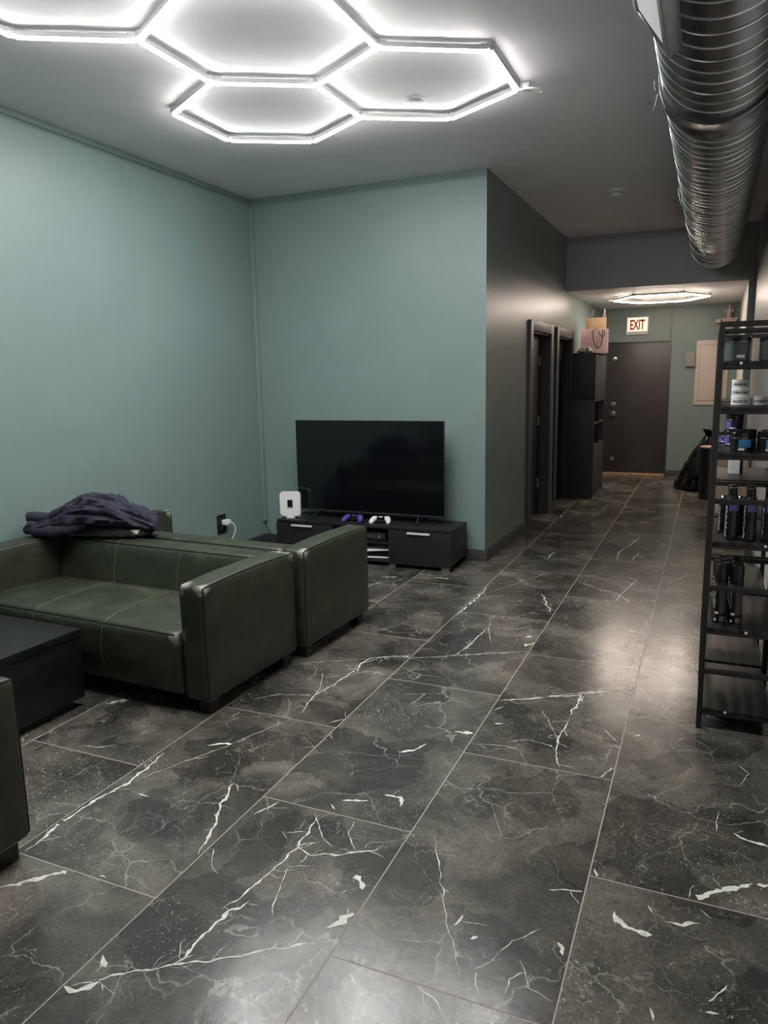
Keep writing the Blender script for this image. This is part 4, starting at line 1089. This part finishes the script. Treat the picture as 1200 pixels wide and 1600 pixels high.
# white tubs with black lettering
def tub(label, x, y, z, R_, h, text, size, ao=0.0):
    return pot('hair_paste_tub', label, 'tub', (x, y, z), [(0, 0), (R_ - .002, 0), (R_, .002), (R_, h - .012), (R_ - .001, h - .011), (0, h - .011)], M['white'], 'white tubs on the second tier',
        [('lid', M['white'], lambda b: lathe(b, [(0, h - .011), (R_ + .001, h - .011), (R_ + .001, h - .002), (R_ - .001, h), (0, h)], seg=28)),
         ('lettering', M['ink'], lambda b: wrap_text(b, text, size, R_ + .0006, h * .40, CAMA + ao, .0005))])
tub('white tub reading PASTE CA at the bottom of the stack', .122, 3.60, 1.4305, .0385, .040, 'PASTE CA', .0155, -.05)
tub('white tub reading CORN PAST in the middle of the stack', .120, 3.60, 1.4710, .0360, .034, 'CORN PAST', .0145, -.05)
tub('white tub reading ORNIA BO on top of the stack', .116, 3.60, 1.5055, .0325, .034, 'ORNIA BO', .0140, 0)
tub('white tub reading N PASTE standing beside the stack', .199, 3.60, 1.4305, .0330, .040, 'N PASTE', .0155, 0)
# navy and black jars on the third tier
def dark_jar(label, x, y, z, R_, h, mat, blue, name='hair_gel_jar'):
    parts = [('lid', M['jar_black'], lambda b: lathe(b, [(0, h - .024), (R_ + .001, h - .024), (R_ + .001, h - .003), (R_ - .002, h), (0, h)], seg=28)),
             ('rim', M['silver'], lambda b: lathe(b, [(R_ + .0013, h - .025), (R_ + .0016, h - .0242), (R_ + .0013, h - .0234)], seg=28))]
    if blue:
        parts += [('label_panel', M['label_blue'], lambda b: wrap_patch(b, R_ + .0006, CAMA - .25, CAMA + 1.0, .020, .052, 10)),
                  ('barcode_patch', M['label_white'], lambda b: wrap_patch(b, R_ + .0008, CAMA - .25, CAMA + .30, .006, .017, 6)),
                  ('label_lines', M['label_dark'], lambda b: [wrap_patch(b, R_ + .0010, CAMA - .2, CAMA + .8, .024 + .007 * i, .0248 + .007 * i, 8) for i in range(4)])]
    else:
        parts += [('label_panel', M['label_purple'], lambda b: wrap_patch(b, R_ + .0006, CAMA - 1.2, CAMA - .4, .008, h - .03, 8)), ('barcode_patch', M['label_white'], lambda b: wrap_patch(b, R_ + .0009, CAMA - .6, CAMA + .1, .008, .014, 6))]
    return pot(name, label, 'jar', (x, y, z), [(0, 0), (R_ - .003, 0), (R_, .003), (R_, h - .026), (R_ - .003, h - .024), (0, h - .024)], mat, 'dark jars on the third tier', parts)
Z3 = 1.2405
dark_jar('black jar with blue label at the front left of the third tier', .130, 3.475, Z3, .0425, .082, M['jar_black'], True)
dark_jar('black jar with blue label at the front right of the third tier', .233, 3.470, Z3, .0425, .084, M['jar_black'], True)
dark_jar('black jar hidden behind the left blue-labelled jar', .150, 3.585, Z3, .0425, .086, M['jar_black'], True)
dark_jar('lower black jar hidden behind the right blue-labelled jar', .255, 3.58, Z3, .0425, .084, M['jar_black'], True)
dark_jar('navy jar at the bottom of the navy stack', .103, 3.72, Z3, .036, .072, M['jar_blue'], False, 'navy_jar')
dark_jar('navy jar on top of the navy stack', .108, 3.72, Z3 + .0725, .036, .072, M['jar_blue'], False, 'navy_jar')
dark_jar('navy jar at the far left edge of the third tier', .078, 3.86, Z3, .034, .060, M['jar_blue'], False, 'navy_jar')
# white carton on the unit behind
wc = thing('product_box', 'small white printed box on the middle plank of the rear shelving unit', 'box', (.137, 4.30, 1.0455), math.radians(-6))
B('carton_body', M['label_white'], -.029, .027, -.02, .03, 0, .108, wc, .001); B('dark_side', M['jar_black'], .027, .040, -.018, .03, 0, .108, wc, .001)
bm = bmesh.new()
for i in range(9): box(bm, -.020, -.004 + .02 * ((i * 7) % 5) / 5, -.0206, -.0202, .090 - i * .0085, .0912 - i * .0085)
finish(bm, 'printed_lines', M['label_grey'], wc, 0)
# black bottles with purple band on the fourth tier
def marks_v(R_, z0, z1, a, n, seed, wd=.16):
    def f(b):
        rn_ = random.Random(seed); z = z0
        while z < z1:
            h = rn_.uniform(.003, .009); a0 = a + rn_.uniform(-.12, .05); wrap_patch(b, R_ + .0008, a0, a0 + rn_.uniform(.3, 1.0) * wd * 2, z, z + h * .55, 3); z += h
    return f
def bottle(label, x, y, R_=.0275, h=.225):
    return pot('shampoo_bottle', label, 'bottle', (x, y, .8605), [(0, 0), (R_ - .003, 0), (R_, .004), (R_, h * .70), (R_ * .92, h * .76), (R_ * .55, h * .83), (R_ * .50, h * .86), (0, h * .86)], M['jar_black'], 'black bottles on the fourth tier',
        [('cap', M['blackplastic'], lambda b: lathe(b, [(0, h * .86), (R_ * .62, h * .86), (R_ * .62, h * .985), (R_ * .50, h), (0, h)], seg=20)),
         ('purple_band', M['label_purple'], lambda b: wrap_patch(b, R_ + .0006, CAMA - .45, CAMA + 1.0, h * .56, h * .69, 10)),
         ('vertical_lettering', M['label_white'], marks_v(R_, .012, h * .66, CAMA - 1.0, 20, int(x * 1000)))])
bottle('black bottle with purple band at the left of the fourth tier', .113, 3.470)
bottle('black bottle with purple band second from left on the fourth tier', .184, 3.462)
bottle('black bottle behind the left purple-banded bottle', .113, 3.56)
bottle('black bottle behind the second purple-banded bottle', .186, 3.555)
bottle('black bottle at the shaded right end of the fourth tier', .256, 3.47)
def pump(label, x, y):
    return pot('silver_top_bottle', label, 'bottle', (x, y, .8605), [(0, 0), (.017, 0), (.018, .004), (.018, .130), (.012, .142), (0, .142)], M['jar_black'], 'silver-capped bottles on the fourth tier',
        [('ball_cap', M['silver'], lambda b: lathe(b, [(0, .142)] + [(.0145 * math.sin(PI * i / 10), .1565 - .0145 * math.cos(PI * i / 10)) for i in range(1, 11)], seg=18)), ('vertical_lettering', M['label_white'], marks_v(.018, .012, .12, CAMA - .9, 20, int(x * 3000)))])
pump('slim bottle with silver ball cap at the left rear of the fourth tier', .080, 3.60)
pump('slim bottle with silver ball cap between the two banded bottles', .150, 3.60)
# spray cans on the fifth tier
def can(label, x, y):
    R_, h = .0265, .285
    r = pot('spray_can', label, 'spray can', (x, y, .4755), [(0, .002), (R_ - .002, 0), (R_, .003), (R_, h * .66), (R_ - .003, h * .68), (0, h * .68)], M['jar_black'], 'spray cans on the fifth tier',
        [('cap', M['blackplastic'], lambda b: lathe(b, [(0, h * .68), (R_ - .0005, h * .68), (R_ - .0005, h * .95), (R_ - .004, h * .97), (R_ - .005, h * .965), (0, h * .965)], seg=24)),
         ('base_ring', M['silver'], lambda b: lathe(b, [(R_ + .0004, .002), (R_ + .0012, .004), (R_ + .0004, .007)], seg=24)),
         ('grey_label', M['label_dark'], lambda b: wrap_patch(b, R_ + .0006, CAMA - .1, CAMA + .95, .055, .155, 8)),
         ('barcode_patch', M['label_grey'], lambda b: wrap_patch(b, R_ + .0006, CAMA + .0, CAMA + .85, .016, .040, 8)),
         ('white_mark', M['label_white'], lambda b: (wrap_patch(b, R_ + .0008, CAMA - .75, CAMA - .15, .050, .060, 5), wrap_patch(b, R_ + .0008, CAMA - .8, CAMA - .5, .018, .028, 4))),
         ('vertical_lettering', M['label_white'], marks_v(R_, .075, h * .64, CAMA - .95, 20, int(x * 1000 + y * 77), .12))])
    return r
for yi, (yy, wh) in enumerate(((3.462, 'front'), (3.535, 'second'), (3.608, 'third'))):
    for x_, sd_ in ((.088, 'left'), (.152, 'right')): can('black spray can, %s in the %s row on the fifth tier' % (wh, sd_), x_ - .004 * yi, yy)
